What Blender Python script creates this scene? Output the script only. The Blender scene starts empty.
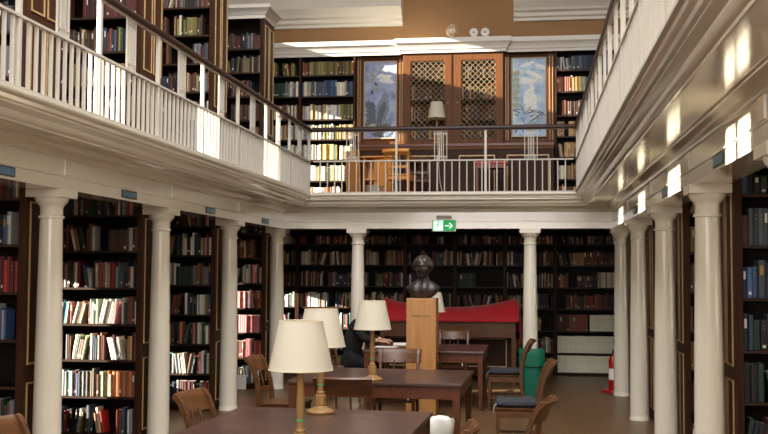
import bpy, math, random
from mathutils import Vector, Matrix, Quaternion
import numpy as np
random.seed(7)
PI = math.pi
R = math.radians
SC = bpy.context.scene
COL = SC.collection

# ------------------------------------------------------------------ camera
F_PX = 1040.05
CAM_H = 1.75
cam_d = bpy.data.cameras.new('camera'); cam = bpy.data.objects.new('camera', cam_d); COL.objects.link(cam)
cam_d.sensor_width = 36.0; cam_d.lens = 36.0*F_PX/768.0; cam_d.clip_start = 0.05; cam_d.clip_end = 200
_ya, _pi, _ro = R(8.088), R(3.056), R(.282)
_r = Vector((math.cos(_ya), math.sin(_ya), 0)); _f0 = Vector((-math.sin(_ya), math.cos(_ya), 0)); _u0 = Vector((0, 0, 1))
FW = _f0*math.cos(_pi)+_u0*math.sin(_pi); _up = _u0*math.cos(_pi)-_f0*math.sin(_pi)
RT = _r*math.cos(_ro)+_up*math.sin(_ro); UP = _up*math.cos(_ro)-_r*math.sin(_ro)
m = Matrix((RT, UP, -FW)).transposed().to_4x4(); m.translation = Vector((0, 0, CAM_H))
cam.matrix_world = m
SC.camera = cam
CAMP = Vector((0, 0, CAM_H))
def proj(p):
    v = Vector(p)-CAMP; d = v.dot(FW)
    if d < .1: return None
    return 384+F_PX*v.dot(RT)/d, 217-F_PX*v.dot(UP)/d

# ------------------------------------------------------------------ light
SUN = Vector((1.0, 0.28, -0.27))           # low sun through the windows of the left wall
EXPOSURE = 0.55
SUN_E = 29.0
SKY_E = 1.0
w = bpy.data.worlds.new('world'); SC.world = w; w.use_nodes = True
nt = w.node_tree; bg = nt.nodes['Background']
sky = nt.nodes.new('ShaderNodeTexSky'); sky.sky_type = 'HOSEK_WILKIE'; sky.sun_direction = (-SUN).normalized(); sky.turbidity = 3
nt.links.new(sky.outputs[0], bg.inputs[0]); bg.inputs[1].default_value = SKY_E
def sun(name, d, e, col, ang):
    l = bpy.data.lights.new(name, 'SUN'); l.energy = e; l.color = col; l.angle = R(ang)
    o = bpy.data.objects.new(name, l); COL.objects.link(o); o.rotation_euler = d.to_track_quat('-Z', 'Y').to_euler(); o.location = (0, 0, 20)
sun('sun_light', SUN, SUN_E, (1.0, .89, .74), .6)
def area(name, loc, d, sx, sy, e, col):
    l = bpy.data.lights.new(name, 'AREA'); l.shape = 'RECTANGLE'; l.size = sx; l.size_y = sy; l.energy = e; l.color = col
    o = bpy.data.objects.new(name, l); COL.objects.link(o); o.location = loc; o.rotation_euler = Vector(d).to_track_quat('-Z', 'Y').to_euler()
    return o
# added fill lamps without any window: one under the ceiling, one behind the camera
area('added_overhead_fill', (-1.27, 6.2, 8.75), (0, 0, -1), 2.6, 11.5, 860, (.97, .975, 1.0))
area('added_rear_fill', (-1.27, -1.85, 3.6), (0, 1, -.10), 5.0, 5.0, 310, (1.0, .97, .93))
SC.view_settings.view_transform = 'Standard'; SC.view_settings.look = 'None'; SC.view_settings.gamma = 1
SC.view_settings.use_curve_mapping = False; SC.view_settings.exposure = EXPOSURE

# ------------------------------------------------------------------ key dimensions
XL, XR, Y4, DY = -3.82, 1.28, 15.40, 2.504      # column axes
XFL, XFR, YG = -3.174, .634, 14.75              # gallery edge
ZT, ZG, ZM, ZR = 2.40, 2.89, 3.355, 3.83        # column top, gallery floor, mid rail, handrail
YW = 18.22                                      # front of the far bookcases
WLX, WRX, WFY = -5.84, 3.30, 18.75
XE = -4.12                                      # upper left stack ends

# ------------------------------------------------------------------ materials
MATS = {}
def lin(c): return tuple(((v/255)/12.92 if v/255 <= .04045 else ((v/255+.055)/1.055)**2.4) for v in c)+(1,)
def mat(name, c, rough=.5, metal=0, var=0.0, scale=8, bump=0, coat=0, stretch=(1, 1, 1), c2=None, spec=.5, sheen=0):
    if name in MATS: return MATS[name]
    M = bpy.data.materials.new(name); M.use_nodes = True; n = M.node_tree.nodes; L = M.node_tree.links
    b = n['Principled BSDF']; b.inputs['Roughness'].default_value = rough; b.inputs['Metallic'].default_value = metal
    b.inputs['Specular IOR Level'].default_value = spec; b.inputs['Coat Weight'].default_value = coat; b.inputs['Coat Roughness'].default_value = .12
    b.inputs['Sheen Weight'].default_value = sheen
    col = lin(c)
    if var or c2 or bump:
        tc = n.new('ShaderNodeTexCoord'); mp = n.new('ShaderNodeMapping'); mp.inputs['Scale'].default_value = stretch
        nz = n.new('ShaderNodeTexNoise'); nz.inputs['Scale'].default_value = scale; nz.inputs['Detail'].default_value = 5
        L.new(tc.outputs['Object'], mp.inputs[0]); L.new(mp.outputs[0], nz.inputs['Vector'])
        cr = n.new('ShaderNodeValToRGB'); cr.color_ramp.elements[0].position = .3; cr.color_ramp.elements[1].position = .7
        a = lin(c2) if c2 else tuple(v*(1-var) for v in col[:3])+(1,)
        bb = col if c2 else tuple(min(1, v*(1+var)) for v in col[:3])+(1,)
        cr.color_ramp.elements[0].color = a; cr.color_ramp.elements[1].color = bb
        L.new(nz.outputs['Fac'], cr.inputs[0]); L.new(cr.outputs[0], b.inputs['Base Color'])
        if bump:
            bp = n.new('ShaderNodeBump'); bp.inputs['Strength'].default_value = bump; bp.inputs['Distance'].default_value = .01
            L.new(nz.outputs['Fac'], bp.inputs['Height']); L.new(bp.outputs[0], b.inputs['Normal'])
    else:
        b.inputs['Base Color'].default_value = col
    MATS[name] = M
    return M
WHITE = mat('gloss_white_paint', (230, 222, 203), .15, var=.03, scale=2.2, bump=.02, coat=.8)
WHITE_FLAT = mat('white_paint', (224, 219, 208), .5, var=.03, scale=3)
RAILW = mat('white_rail_paint', (188, 181, 168), .35, var=.03, scale=6)
COLW = mat('column_paint', (230, 222, 204), .26, var=.03, scale=1.5, coat=.3)
BROWNWALL = mat('tan_wall_paint', (156, 118, 78), .75, var=.04, scale=2)
WALNUT = mat('dark_walnut', (58, 32, 17), .5, var=.3, scale=5, stretch=(6, 6, .6), spec=.18)
SHELFW = mat('black_brown_shelf', (16, 10, 7), .6, var=.3, scale=5, stretch=(1, 6, 6), spec=.2)
EDGEW = mat('shelf_edge_wood', (58, 38, 25), .5, var=.25, scale=6, spec=.3)
GILT = mat('gilt_moulding', (190, 156, 108), .4, metal=.25, var=.15, scale=20)
OAKL = mat('light_oak', (182, 128, 72), .42, var=.14, scale=3.5, stretch=(9, 9, .7), bump=.03)
OAKD = mat('cabinet_oak', (100, 58, 22), .5, var=.25, scale=4, stretch=(8, 8, .7), spec=.25)
CHAIRW = mat('chair_oak', (88, 54, 26), .38, var=.3, scale=7, stretch=(1, 1, 4), spec=.35, coat=.05)
CHAIRO = mat('orange_beech', (224, 150, 74), .38, var=.12, scale=5)
TABLEW = mat('table_mahogany', (92, 50, 28), .4, var=.22, scale=3, stretch=(5, .6, 5), spec=.3)
TABLETOP = mat('table_top_worn', (84, 58, 49), .3, c2=(60, 39, 33), scale=3.2, stretch=(1, 1.8, 1), bump=.02, coat=.1)
LAMPW = mat('turned_lamp_oak', (160, 122, 74), .35, var=.15, scale=9, stretch=(3, 3, .6), coat=.2)
BRONZE = mat('bust_bronze', (58, 50, 44), .4, metal=.2, var=.3, scale=12, bump=.1)
RAILD = mat('handrail_mahogany', (44, 24, 15), .42, var=.2, scale=5, spec=.3)
NAVY = mat('navy_cushion', (44, 46, 52), .85, var=.15, scale=40, bump=.15)
TAG = mat('white_tag', (232, 230, 226), .6)
RED = mat('red_velvet', (196, 8, 28), .75, var=.12, scale=5, bump=.06, sheen=.3)
REDSEAT = mat('red_seat_leather', (196, 84, 70), .5, var=.12, scale=12)
REDWOOD = mat('red_brown_wood', (120, 52, 32), .35, var=.2, scale=6)
GREENB = mat('green_bin_plastic', (10, 106, 80), .42, var=.1, scale=18, bump=.1)
BLACKCL = mat('black_wool', (13, 13, 15), .9, var=.2, scale=30)
SKIN = mat('skin', (206, 156, 130), .5, var=.05, scale=8)
HAIR = mat('dark_hair', (36, 25, 20), .5, var=.3, scale=40)
BAG = mat('bin_liner_plastic', (214, 214, 206), .35, var=.08, scale=14, bump=.35)
PAPER = mat('paper', (232, 228, 218), .7, var=.03, scale=10)
EXR = mat('extinguisher_red', (158, 16, 16), .25, coat=.4)
BLACKP = mat('black_plastic', (18, 18, 20), .4)
STEEL = mat('steel', (150, 150, 150), .3, metal=.9)
PLQ = mat('plaque_blue', (92, 128, 154), .35, var=.15, scale=20)
PLQD = mat('plaque_border', (34, 42, 50), .4)
GRILLE = mat('brass_grille', (172, 150, 116), .35, metal=.3)
GREYBAS = mat('grey_waste_basket', (190, 180, 158), .5, var=.12, scale=25, bump=.2)
GSTICK = mat('green_sticker', (70, 170, 100), .5)
FLOORM = bpy.data.materials.new('floor_boards'); FLOORM.use_nodes = True
def floor_nodes(M):
    n = M.node_tree.nodes; L = M.node_tree.links; b = n['Principled BSDF']
    tc = n.new('ShaderNodeTexCoord'); mp = n.new('ShaderNodeMapping'); mp.inputs['Rotation'].default_value = (0, 0, PI/2)
    br = n.new('ShaderNodeTexBrick'); br.inputs['Scale'].default_value = 1; br.inputs['Brick Width'].default_value = 1.6; br.inputs['Row Height'].default_value = .14
    br.inputs['Mortar Size'].default_value = .003; br.inputs['Color1'].default_value = lin((118, 88, 58)); br.inputs['Color2'].default_value = lin((106, 78, 52)); br.inputs['Mortar'].default_value = lin((80, 62, 46))
    nz = n.new('ShaderNodeTexNoise'); nz.inputs['Scale'].default_value = 2.5; nz.inputs['Detail'].default_value = 6
    mx = n.new('ShaderNodeMix'); mx.data_type = 'RGBA'; mx.blend_type = 'MULTIPLY'; mx.inputs[0].default_value = .35
    L.new(tc.outputs['Object'], mp.inputs[0]); L.new(mp.outputs[0], br.inputs['Vector']); L.new(tc.outputs['Object'], nz.inputs['Vector'])
    L.new(br.outputs['Color'], mx.inputs[6]); L.new(nz.outputs['Fac'], mx.inputs[7]); L.new(mx.outputs[2], b.inputs['Base Color'])
    b.inputs['Roughness'].default_value = .38
floor_nodes(FLOORM)
GLASS = bpy.data.materials.new('window_glass'); GLASS.use_nodes = True
def glass_nodes(M):
    n = M.node_tree.nodes; L = M.node_tree.links; out = n['Material Output']; n.remove(n['Principled BSDF'])
    t = n.new('ShaderNodeBsdfTransparent'); t.inputs[0].default_value = (.95, .97, .97, 1)
    g = n.new('ShaderNodeBsdfGlossy'); g.inputs['Roughness'].default_value = .02
    mx = n.new('ShaderNodeMixShader'); mx.inputs[0].default_value = .06
    L.new(t.outputs[0], mx.inputs[1]); L.new(g.outputs[0], mx.inputs[2]); L.new(mx.outputs[0], out.inputs[0])
glass_nodes(GLASS)
SHADE = bpy.data.materials.new('cream_lampshade'); SHADE.use_nodes = True
def shade_nodes(M):
    n = M.node_tree.nodes; L = M.node_tree.links; b = n['Principled BSDF']; out = n['Material Output']
    b.inputs['Base Color'].default_value = lin((230, 224, 206)); b.inputs['Roughness'].default_value = .8
    tr = n.new('ShaderNodeBsdfTranslucent'); tr.inputs[0].default_value = lin((244, 234, 210))
    mx = n.new('ShaderNodeMixShader'); mx.inputs[0].default_value = .3
    L.new(b.outputs[0], mx.inputs[1]); L.new(tr.outputs[0], mx.inputs[2]); L.new(mx.outputs[0], out.inputs[0])
shade_nodes(SHADE)
def emis(name, c, s):
    M = bpy.data.materials.new(name); M.use_nodes = True; b = M.node_tree.nodes['Principled BSDF']
    b.inputs['Base Color'].default_value = lin(c); b.inputs['Emission Color'].default_value = lin(c); b.inputs['Emission Strength'].default_value = s
    return M
EXG = emis('exit_sign_green', (0, 140, 70), .55); EXW = emis('exit_sign_white', (225, 255, 238), .7)

# ------------------------------------------------------------------ mesh helper
class MB:
    def __init__(s): s.v = []; s.f = []; s.m = []; s.mi = 0; s.xf = None
    def add(s, vs, fs, mi=None):
        b = len(s.v)
        for p in vs:
            p = Vector(p)
            s.v.append(s.xf @ p if s.xf is not None else p)
        for f in fs: s.f.append([b+i for i in f]); s.m.append(s.mi if mi is None else mi)
        return s
    def box(s, x0, x1, y0, y1, z0, z1, mi=None):
        if x0 > x1: x0, x1 = x1, x0
        if y0 > y1: y0, y1 = y1, y0
        vs = [(x0, y0, z0), (x1, y0, z0), (x1, y1, z0), (x0, y1, z0), (x0, y0, z1), (x1, y0, z1), (x1, y1, z1), (x0, y1, z1)]
        return s.add(vs, [(0, 3, 2, 1), (4, 5, 6, 7), (0, 1, 5, 4), (1, 2, 6, 5), (2, 3, 7, 6), (3, 0, 4, 7)], mi)
    def cb(s, c, d, mi=None): return s.box(c[0]-d[0]/2, c[0]+d[0]/2, c[1]-d[1]/2, c[1]+d[1]/2, c[2]-d[2]/2, c[2]+d[2]/2, mi)
    def taper(s, c0, d0, c1, d1, mi=None):       # box between two rectangles at two heights
        vs = []
        for c, d in ((c0, d0), (c1, d1)):
            for sx, sy in ((-1, -1), (1, -1), (1, 1), (-1, 1)): vs.append((c[0]+sx*d[0]/2, c[1]+sy*d[1]/2, c[2]))
        return s.add(vs, [(0, 3, 2, 1), (4, 5, 6, 7), (0, 1, 5, 4), (1, 2, 6, 5), (2, 3, 7, 6), (3, 0, 4, 7)], mi)
    def lathe(s, prof, c=(0, 0, 0), n=24, mi=None, close=True):
        vs = []; fs = []
        for r, z in prof:
            for k in range(n):
                a = 2*PI*k/n; vs.append((c[0]+r*math.cos(a), c[1]+r*math.sin(a), c[2]+z))
        for i in range(len(prof)-1):
            for k in range(n):
                k2 = (k+1) % n; fs.append((i*n+k, i*n+k2, (i+1)*n+k2, (i+1)*n+k))
        if close:
            fs.append(tuple(range(n-1, -1, -1))); fs.append(tuple((len(prof)-1)*n+k for k in range(n)))
        return s.add(vs, fs, mi)
    def loft(s, rings, mi=None, cap=True):       # rings: lists of points of equal length
        n = len(rings[0]); vs = [p for r in rings for p in r]; fs = []
        for i in range(len(rings)-1):
            for k in range(n):
                k2 = (k+1) % n; fs.append((i*n+k, i*n+k2, (i+1)*n+k2, (i+1)*n+k))
        if cap: fs.append(tuple(range(n-1, -1, -1))); fs.append(tuple((len(rings)-1)*n+k for k in range(n)))
        return s.add(vs, fs, mi)
    def tube(s, pts, r, n=8, mi=None, sx=1, sy=1):
        pts = [Vector(p) for p in pts]; rings = []
        rr = r if isinstance(r, (list, tuple)) else [r]*len(pts)
        for i, p in enumerate(pts):
            t = (pts[min(i+1, len(pts)-1)]-pts[max(i-1, 0)]).normalized()
            a = Vector((0, 0, 1)) if abs(t.z) < .9 else Vector((1, 0, 0))
            u = t.cross(a).normalized(); v = t.cross(u)
            rings.append([p+(u*math.cos(2*PI*k/n)*sx+v*math.sin(2*PI*k/n)*sy)*rr[i] for k in range(n)])
        return s.loft(rings, mi)
    def bar(s, pts, w, d, side=(1, 0, 0), mi=None):  # rectangular section swept along pts; w along side, d across
        pts = [Vector(p) for p in pts]; sd = Vector(side); rings = []
        ww = w if isinstance(w, (list, tuple)) else [w]*len(pts); dd = d if isinstance(d, (list, tuple)) else [d]*len(pts)
        for i, p in enumerate(pts):
            t = (pts[min(i+1, len(pts)-1)]-pts[max(i-1, 0)]).normalized(); q = t.cross(sd).normalized()
            rings.append([p+sd*a*ww[i]/2+q*b*dd[i]/2 for a, b in ((-1, -1), (1, -1), (1, 1), (-1, 1))])
        return s.loft(rings, mi)
    def poly(s, pts, off, mi=None):              # extrude polygon pts by vector off
        n = len(pts); o = Vector(off); vs = [Vector(p) for p in pts]+[Vector(p)+o for p in pts]
        return s.add(vs, [tuple(range(n-1, -1, -1)), tuple(range(n, 2*n))]+[(k, (k+1) % n, n+(k+1) % n, n+k) for k in range(n)], mi)
    def build(s, name, mats, parent=None, bevel=0, smooth=False, subsurf=0):
        me = bpy.data.meshes.new(name); me.from_pydata([tuple(v) for v in s.v], [], s.f); me.update()
        if not isinstance(mats, (list, tuple)): mats = [mats]
        for M in mats: me.materials.append(M)
        me.polygons.foreach_set('material_index', s.m)
        import bmesh
        bm = bmesh.new(); bm.from_mesh(me); bmesh.ops.recalc_face_normals(bm, faces=bm.faces); bm.to_mesh(me); bm.free()
        if smooth:
            me.polygons.foreach_set('use_smooth', [True]*len(me.polygons))
            try: me.set_sharp_from_angle(angle=R(40))
            except Exception: pass
        o = bpy.data.objects.new(name, me); COL.objects.link(o)
        if parent is not None: o.parent = parent
        if bevel:
            b = o.modifiers.new('bevel', 'BEVEL'); b.width = bevel; b.segments = 2; b.limit_method = 'ANGLE'; b.angle_limit = R(40)
        if subsurf:
            q = o.modifiers.new('sub', 'SUBSURF'); q.levels = subsurf; q.render_levels = subsurf
        return o
def tag(o, label=None, cat=None, group=None, kind=None):
    if label: o['label'] = label
    if cat: o['category'] = cat
    if group: o['group'] = group
    if kind: o['kind'] = kind
    return o
def thing(name, loc, label, cat, rz=0, group=None):
    o = bpy.data.objects.new(name, None); COL.objects.link(o); o.location = loc; o.rotation_euler = (0, 0, rz); o.empty_display_size = .1
    return tag(o, label, cat, group)
def dup(root, loc, rz=None, label=None, group=None):
    def cp(o, par):
        c = o.copy(); COL.objects.link(c)
        if par is not None: c.parent = par
        for ch in list(kids.get(o, [])): cp(ch, c)
        return c
    kids = {}
    stack = [root]
    while stack:
        q = stack.pop(); kids[q] = list(q.children); stack += kids[q]
    r = cp(root, None); r.location = loc
    if rz is not None: r.rotation_euler = (0, 0, rz)
    if label: r['label'] = label
    if group: r['group'] = group
    return r
def struct(o): o['kind'] = 'structure'; return o

# ================================================================== the shell
struct(MB().box(WLX-.3, WRX+.3, -2.3, WFY+.3, -.2, 0).build('floor', FLOORM))
def sun_window(Yt, Zt, Xt, d, wallx):            # where a ray along d to target crosses the wall plane
    t = (Xt-wallx)/d.x
    return Yt-d.y*t, Zt-d.z*t
wins_r = [(5.6, 6.9, 6.2, 7.8), (9.0, 10.3, 6.2, 7.8), (12.4, 13.7, 6.2, 7.8)]
# one window to each bay between the stacks, upper level; the furthest bay also has a high light; low lights below the gallery
wins_l = [(3.79, 4.41, 3.35, 4.45), (6.42, 7.08, 3.35, 4.50), (8.98, 9.58, 3.35, 4.50), (11.52, 12.20, 3.35, 4.50), (17.14, 17.68, 3.35, 5.15), (16.44, 17.68, 6.28, 7.0),
          (9.88, 10.0, .62, 1.90), (12.38, 12.48, .68, 1.14), (14.88, 15.0, .62, 1.95), (17.50, 17.85, 1.15, 1.8), (14.12, 14.46, 1.38, 1.68)]
wins_l = [(q[0]-.12, q[1]+.035, q[2]-.035, q[3]+.115) for q in wins_l]      # allow for the frame and the depth of the reveal
def wall_with_windows(name, x0, x1, wins, ymin, ymax, zmin, zmax, zsplit):
    ys = sorted({ymin, ymax} | {round(max(ymin, min(ymax, v)), 4) for q in wins for v in q[:2]})
    zs = sorted({zmin, zmax, zsplit} | {round(max(zmin, min(zmax, v)), 4) for q in wins for v in q[2:]})
    mb = MB()
    for i in range(len(ys)-1):
        run = None
        for j in range(len(zs)-1):
            cy = (ys[i]+ys[i+1])/2; cz = (zs[j]+zs[j+1])/2
            if any(q[0] < cy < q[1] and q[2] < cz < q[3] for q in wins): continue
            mb.box(x0, x1, ys[i], ys[i+1], zs[j], zs[j+1], 0 if cz < 6.3 else 1)
    return struct(mb.build(name, [WHITE_FLAT, BROWNWALL]))
ZC = 8.9
print('right windows', [[round(v, 2) for v in q] for q in wins_r]); print('left windows', [[round(v, 2) for v in q] for q in wins_l])
wall_with_windows('wall_right', WRX, WRX+.3, wins_r, -2.3, WFY+.3, 0, ZC, 6.3)
wall_with_windows('wall_left', WLX-.3, WLX, wins_l, -2.3, WFY+.3, 0, ZC, 6.3)
mb = MB(); mb.box(WLX, WRX, WFY, WFY+.3, 0, ZG-.25, 0); mb.box(WLX, WRX, WFY, WFY+.3, ZG-.25, ZC, 1)
struct(mb.build('wall_far', [WHITE_FLAT, BROWNWALL]))
struct(MB().box(WLX, WRX, -2.3, -2.0, 0, ZC).build('wall_back', WHITE_FLAT))
struct(MB().box(WLX-.3, WRX+.3, -2.3, WFY+.3, ZC, ZC+.2).build('ceiling', WHITE_FLAT))
def window(n, x, q, bars=1, tr=1):
    y0, y1, z0, z1 = q; f = MB(); t = .035
    f.box(x-.03, x+.03, y0, y0+t, z0, z1); f.box(x-.03, x+.03, y1-t, y1, z0, z1); f.box(x-.03, x+.03, y0+t, y1-t, z0, z0+t); f.box(x-.03, x+.03, y0+t, y1-t, z1-t, z1)
    for k in range(1, bars+1): yy = y0+(y1-y0)*k/(bars+1); f.box(x-.02, x+.02, yy-.02, yy+.02, z0+t, z1-t)
    for k in range(1, tr+1): zz = z0+(z1-z0)*k/(tr+1); f.box(x-.015, x+.015, y0+t, y1-t, zz-.012, zz+.012)
    o = struct(f.build('window_%d' % n, WHITE_FLAT))
    MB().box(x-.003, x+.003, y0+t/2, y1-t/2, z0+t/2, z1-t/2).build('pane', GLASS, o)
for i, q in enumerate(wins_r): window(i+1, WRX+.15, q, 0 if q[1]-q[0] < 1.2 else 2, 0)
for i, q in enumerate(wins_l): window(i+20, WLX-.15, q, 1 if q[1]-q[0] > .58 and q[3] < 4.6 else 0, 0)

# gallery slabs (floor above, ceiling below)
GFL = mat('gallery_floor_wood', (84, 62, 46), .55, var=.2, scale=3)
for nme, (a0, a1, b0, b1), (c0_, c1_, d0, d1) in (('left', (WLX, XL-.10, -2.0, WFY), (WLX, XFL-.08, -2.0, WFY)), ('right', (XR+.10, WRX, -2.0, WFY), (XFR+.08, WRX, -2.0, WFY)), ('far', (XL-.10, XR+.10, Y4+.10, WFY), (XFL-.08, XFR+.08, YG+.08, WFY))):
    q = MB(); q.box(a0, a1, b0, b1, 2.55, ZG-.002, 0); q.box(c0_, c1_, d0, d1, ZG+.0005, ZG+.003, 1)
    struct(q.build('floor_gallery_'+nme, [WHITE_FLAT, GFL]))
# entablature + cornice: profile (outward, z) swept along three mitred sides
PROF = [(-.13, 2.40), (.13, 2.40), (.13, 2.497), (.142, 2.50), (.142, 2.512), (.13, 2.515), (.13, 2.64), (.145, 2.65), (.15, 2.67), (.175, 2.69), (.20, 2.715), (.22, 2.72), (.225, 2.73),
        (.23, 2.735), (.48, 2.735), (.485, 2.712), (.50, 2.712), (.505, 2.725), (.52, 2.73), (.535, 2.75), (.545, 2.775), (.575, 2.79), (.59, 2.80), (.59, 2.812), (.61, 2.82), (.615, 2.845), (.64, 2.855), (.647, 2.865), (.647, 2.89), (-.13, 2.89)]
def entab(name, fn0, fn1):
    a = [fn0(u, z) for u, z in PROF]; b = [fn1(u, z) for u, z in PROF]
    mb = MB(); mb.loft([a, b]); o = mb.build(name, WHITE, smooth=True); return struct(o)
e1 = entab('trim_1', lambda u, z: (XL+u, -2.0, z), lambda u, z: (XL+u, Y4-u, z))
e2 = entab('trim_2', lambda u, z: (XL+u, Y4-u, z), lambda u, z: (XR-u, Y4-u, z))
e3 = entab('trim_3', lambda u, z: (XR-u, Y4-u, z), lambda u, z: (XR-u, -2.0, z))
# small plaster strips on the frieze above each column
def strips(parent, pts, axis, sgn):
    for p in pts:
        mb = MB()
        if axis == 'x': mb.box(p[0], p[0]+sgn*.014, p[1]-.075, p[1]+.075, 2.516, 2.64)
        else: mb.box(p[0]-.075, p[0]+.075, p[1]-.014, p[1], 2.516, 2.64)
        mb.build('frieze_panel', WHITE, parent, bevel=.003)
CY = [Y4-DY*k for k in range(0, 6)]
strips(e1, [(XL+.13, y) for y in CY[1:5]], 'x', 1)
strips(e3, [(XR-.13, y) for y in CY[1:5]], 'x', -1)
XM = (-2.58, -.023)
strips(e2, [(x, Y4-.13) for x in XM], 'y', 1)
# ceiling end mouldings on the far wall
def mould(name, x0, x1, z0, proj_=.32):
    pr = [(0, z0), (.06, z0), (.07, z0+.05), (.12, z0+.07), (.13, z0+.13), (.2, z0+.16), (.22, z0+.2), (.3, z0+.28), (proj_, z0+.3), (proj_, z0+.75), (0, z0+.75)]
    return struct(MB().loft([[(x0, WFY-u, z) for u, z in pr], [(x1, WFY-u, z) for u, z in pr]]).build(name, WHITE_FLAT))
mould('trim_4', WLX, -2.33, 6.27); mould('trim_5', -.31, WRX, 6.29)

# ================================================================== columns
def column_mesh():
    mb = MB(); h = ZT
    prof = [(.121, 0), (.121, .03), (.116, .04), (.1135, .06)]
    for k in range(13):
        t = k/12; prof.append((.113-.024*t**1.6, .06+t*2.10))
    prof += [(.089, 2.165), (.101, 2.17), (.104, 2.18), (.101, 2.19), (.090, 2.195), (.090, 2.255), (.094, 2.262), (.096, 2.27), (.112, 2.285), (.128, 2.305), (.136, 2.33), (.136, 2.335)]
    mb.lathe(prof, n=36)
    mb.box(-.150, .150, -.150, .150, 2.335, ZT)
    return mb
c0 = column_mesh().build('column', COLW, smooth=True)
c0.modifiers.new('b', 'BEVEL').width = .004; c0.modifiers['b'].limit_method = 'ANGLE'; c0.modifiers['b'].angle_limit = R(60)
ordL = ['far corner', 'second from the far left corner', 'second nearest', 'nearest in the photo', 'out of frame']
colspots = [((XL, CY[3]), 'cream round column of the left row, nearest the camera'),
            ((XL, CY[2]), 'cream round column of the left row, second from the camera'),
            ((XL, CY[1]), 'cream round column of the left row, third from the camera'),
            ((XL, CY[0]), 'cream round column at the far left corner of the gallery'),
            ((XR, CY[4]), 'cream column at the right picture edge, only its capital showing'),
            ((XR, CY[3]), 'cream round column of the right row, nearest full one'),
            ((XR, CY[2]), 'cream round column of the right row, second full one from the camera'),
            ((XR, CY[1]), 'cream round column of the right row, next to the far right corner one'),
            ((XR, CY[0]), 'cream round column at the far right corner beside the fire extinguisher'),
            ((XM[0], Y4), 'slender cream column of the far row, left of the bronze bust'),
            ((XM[1], Y4), 'slender cream column of the far row, right of the red cloth')]
for i, (p, lb) in enumerate(colspots):
    o = c0 if i == 0 else c0.copy()
    if i: COL.objects.link(o)
    o.location = (p[0], p[1], 0); tag(o, lb, 'column', 'cream columns carrying the gallery')

# ================================================================== balustrades
def balustrade(label, p0, p1, posts, panels, ext=.04):
    # local frame: along = direction p0->p1
    p0 = Vector(p0); p1 = Vector(p1); L_ = (p1-p0).length; d = (p1-p0).normalized(); ang = math.atan2(d.y, d.x)
    t = thing('gallery_balustrade', (p0.x, p0.y, ZG), label, 'railing', ang, 'white balustrades of the gallery')
    H1, H2 = ZM-ZG, ZR-ZG
    hr = MB(); sec = [(-.030, -.012), (-.04, .012), (-.036, .036), (-.018, .052), (.018, .052), (.036, .036), (.04, .012), (.030, -.012)]
    hr.loft([[(x, y, H2-.03+z) for y, z in sec] for x in (-ext, L_+ext)]); hr.build('handrail', RAILD, t, smooth=True)
    MB().box(0, L_, -.02, .02, H2-.045, H2-.03).build('rail_plate', RAILW, t)
    MB().box(0, L_, -.022, .022, H1-.008, H1+.01).build('mid_rail', RAILW, t)
    MB().box(0, L_, -.028, .028, 0.0, .018).build('bottom_rail', RAILW, t)
    b = MB().box(-.008, .008, -.0135, .0135, .018, H1-.008).build('baluster', RAILW, t, bevel=.003)
    n = int(round(L_/(.1057 if L_ < 10.5 else .1085))); first = True
    for k in range(1, n):
        x = k*L_/n
        if any(abs(x-q) < .035 for q in posts): continue
        o = b if first else b.copy()
        if not first: COL.objects.link(o)
        first = False; o.location = (x, 0, 0); o.parent = t
    ps = MB().box(-.0175, .0175, -.0175, .0175, .018, H2-.045).build('post', RAILW, t, bevel=.003)
    for i, q in enumerate(posts):
        o = ps if i == 0 else ps.copy()
        if i: COL.objects.link(o)
        o.location = (q, 0, 0); o.parent = t
    pm = MB(); hz0, hz1 = H1+.01, H2-.045; wd = .175
    for u in (-wd/2, -wd/2+.05, -.012, .012, wd/2-.05, wd/2): pm.box(u-.005, u+.005, -.008, .008, hz0, hz1)
    for z in (hz0+.05, hz1-.05): pm.box(-wd/2, wd/2, -.008, .008, z-.005, z+.005)
    for u in (-.05, .05):
        for z in (hz0+.025, hz1-.03):
            ring = [(u+.02*math.cos(a), 0, z+.016*math.sin(a)) for a in [2*PI*j/10 for j in range(11)]]
            pm.tube(ring, .005, 5)
    p_ = pm.build('lattice_panel', RAILW, t)
    for i, q in enumerate(panels):
        o = p_ if i == 0 else p_.copy()
        if i: COL.objects.link(o)
        o.location = (q, 0, 0); o.parent = t
    return t
e = .03
SP = .6175
Ystart = 4.87
postsY = [YG-.0-.6175*2*k-e for k in range(0, 9)]
balustrade('long white balustrade with dark handrail along the left gallery', (XFL-e, Ystart, 0), (XFL-e, YG+e, 0),
           [y-Ystart for y in [Ystart+1.225*k*1.0082 for k in range(0, 9)]], [Ystart+1.235*(k+.5)-Ystart for k in range(0, 8)])
balustrade('long white balustrade with dark handrail along the right gallery', (XFR+.004, YG+e, 0), (XFR+.004, 3.66, 0),
           [1.235*k for k in range(0, 10)], [1.235*(k+.5) for k in range(0, 9)])
W_ = XFR-XFL+e
balustrade('short white balustrade with dark handrail across the far end of the gallery', (XFL-e+.06, YG+e, 0), (XFR-.055, YG+e, 0),
           [W_/3-.06, 2*W_/3-.06], [W_/6-.06, W_/2-.06, 5*W_/6-.06], .014)

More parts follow.
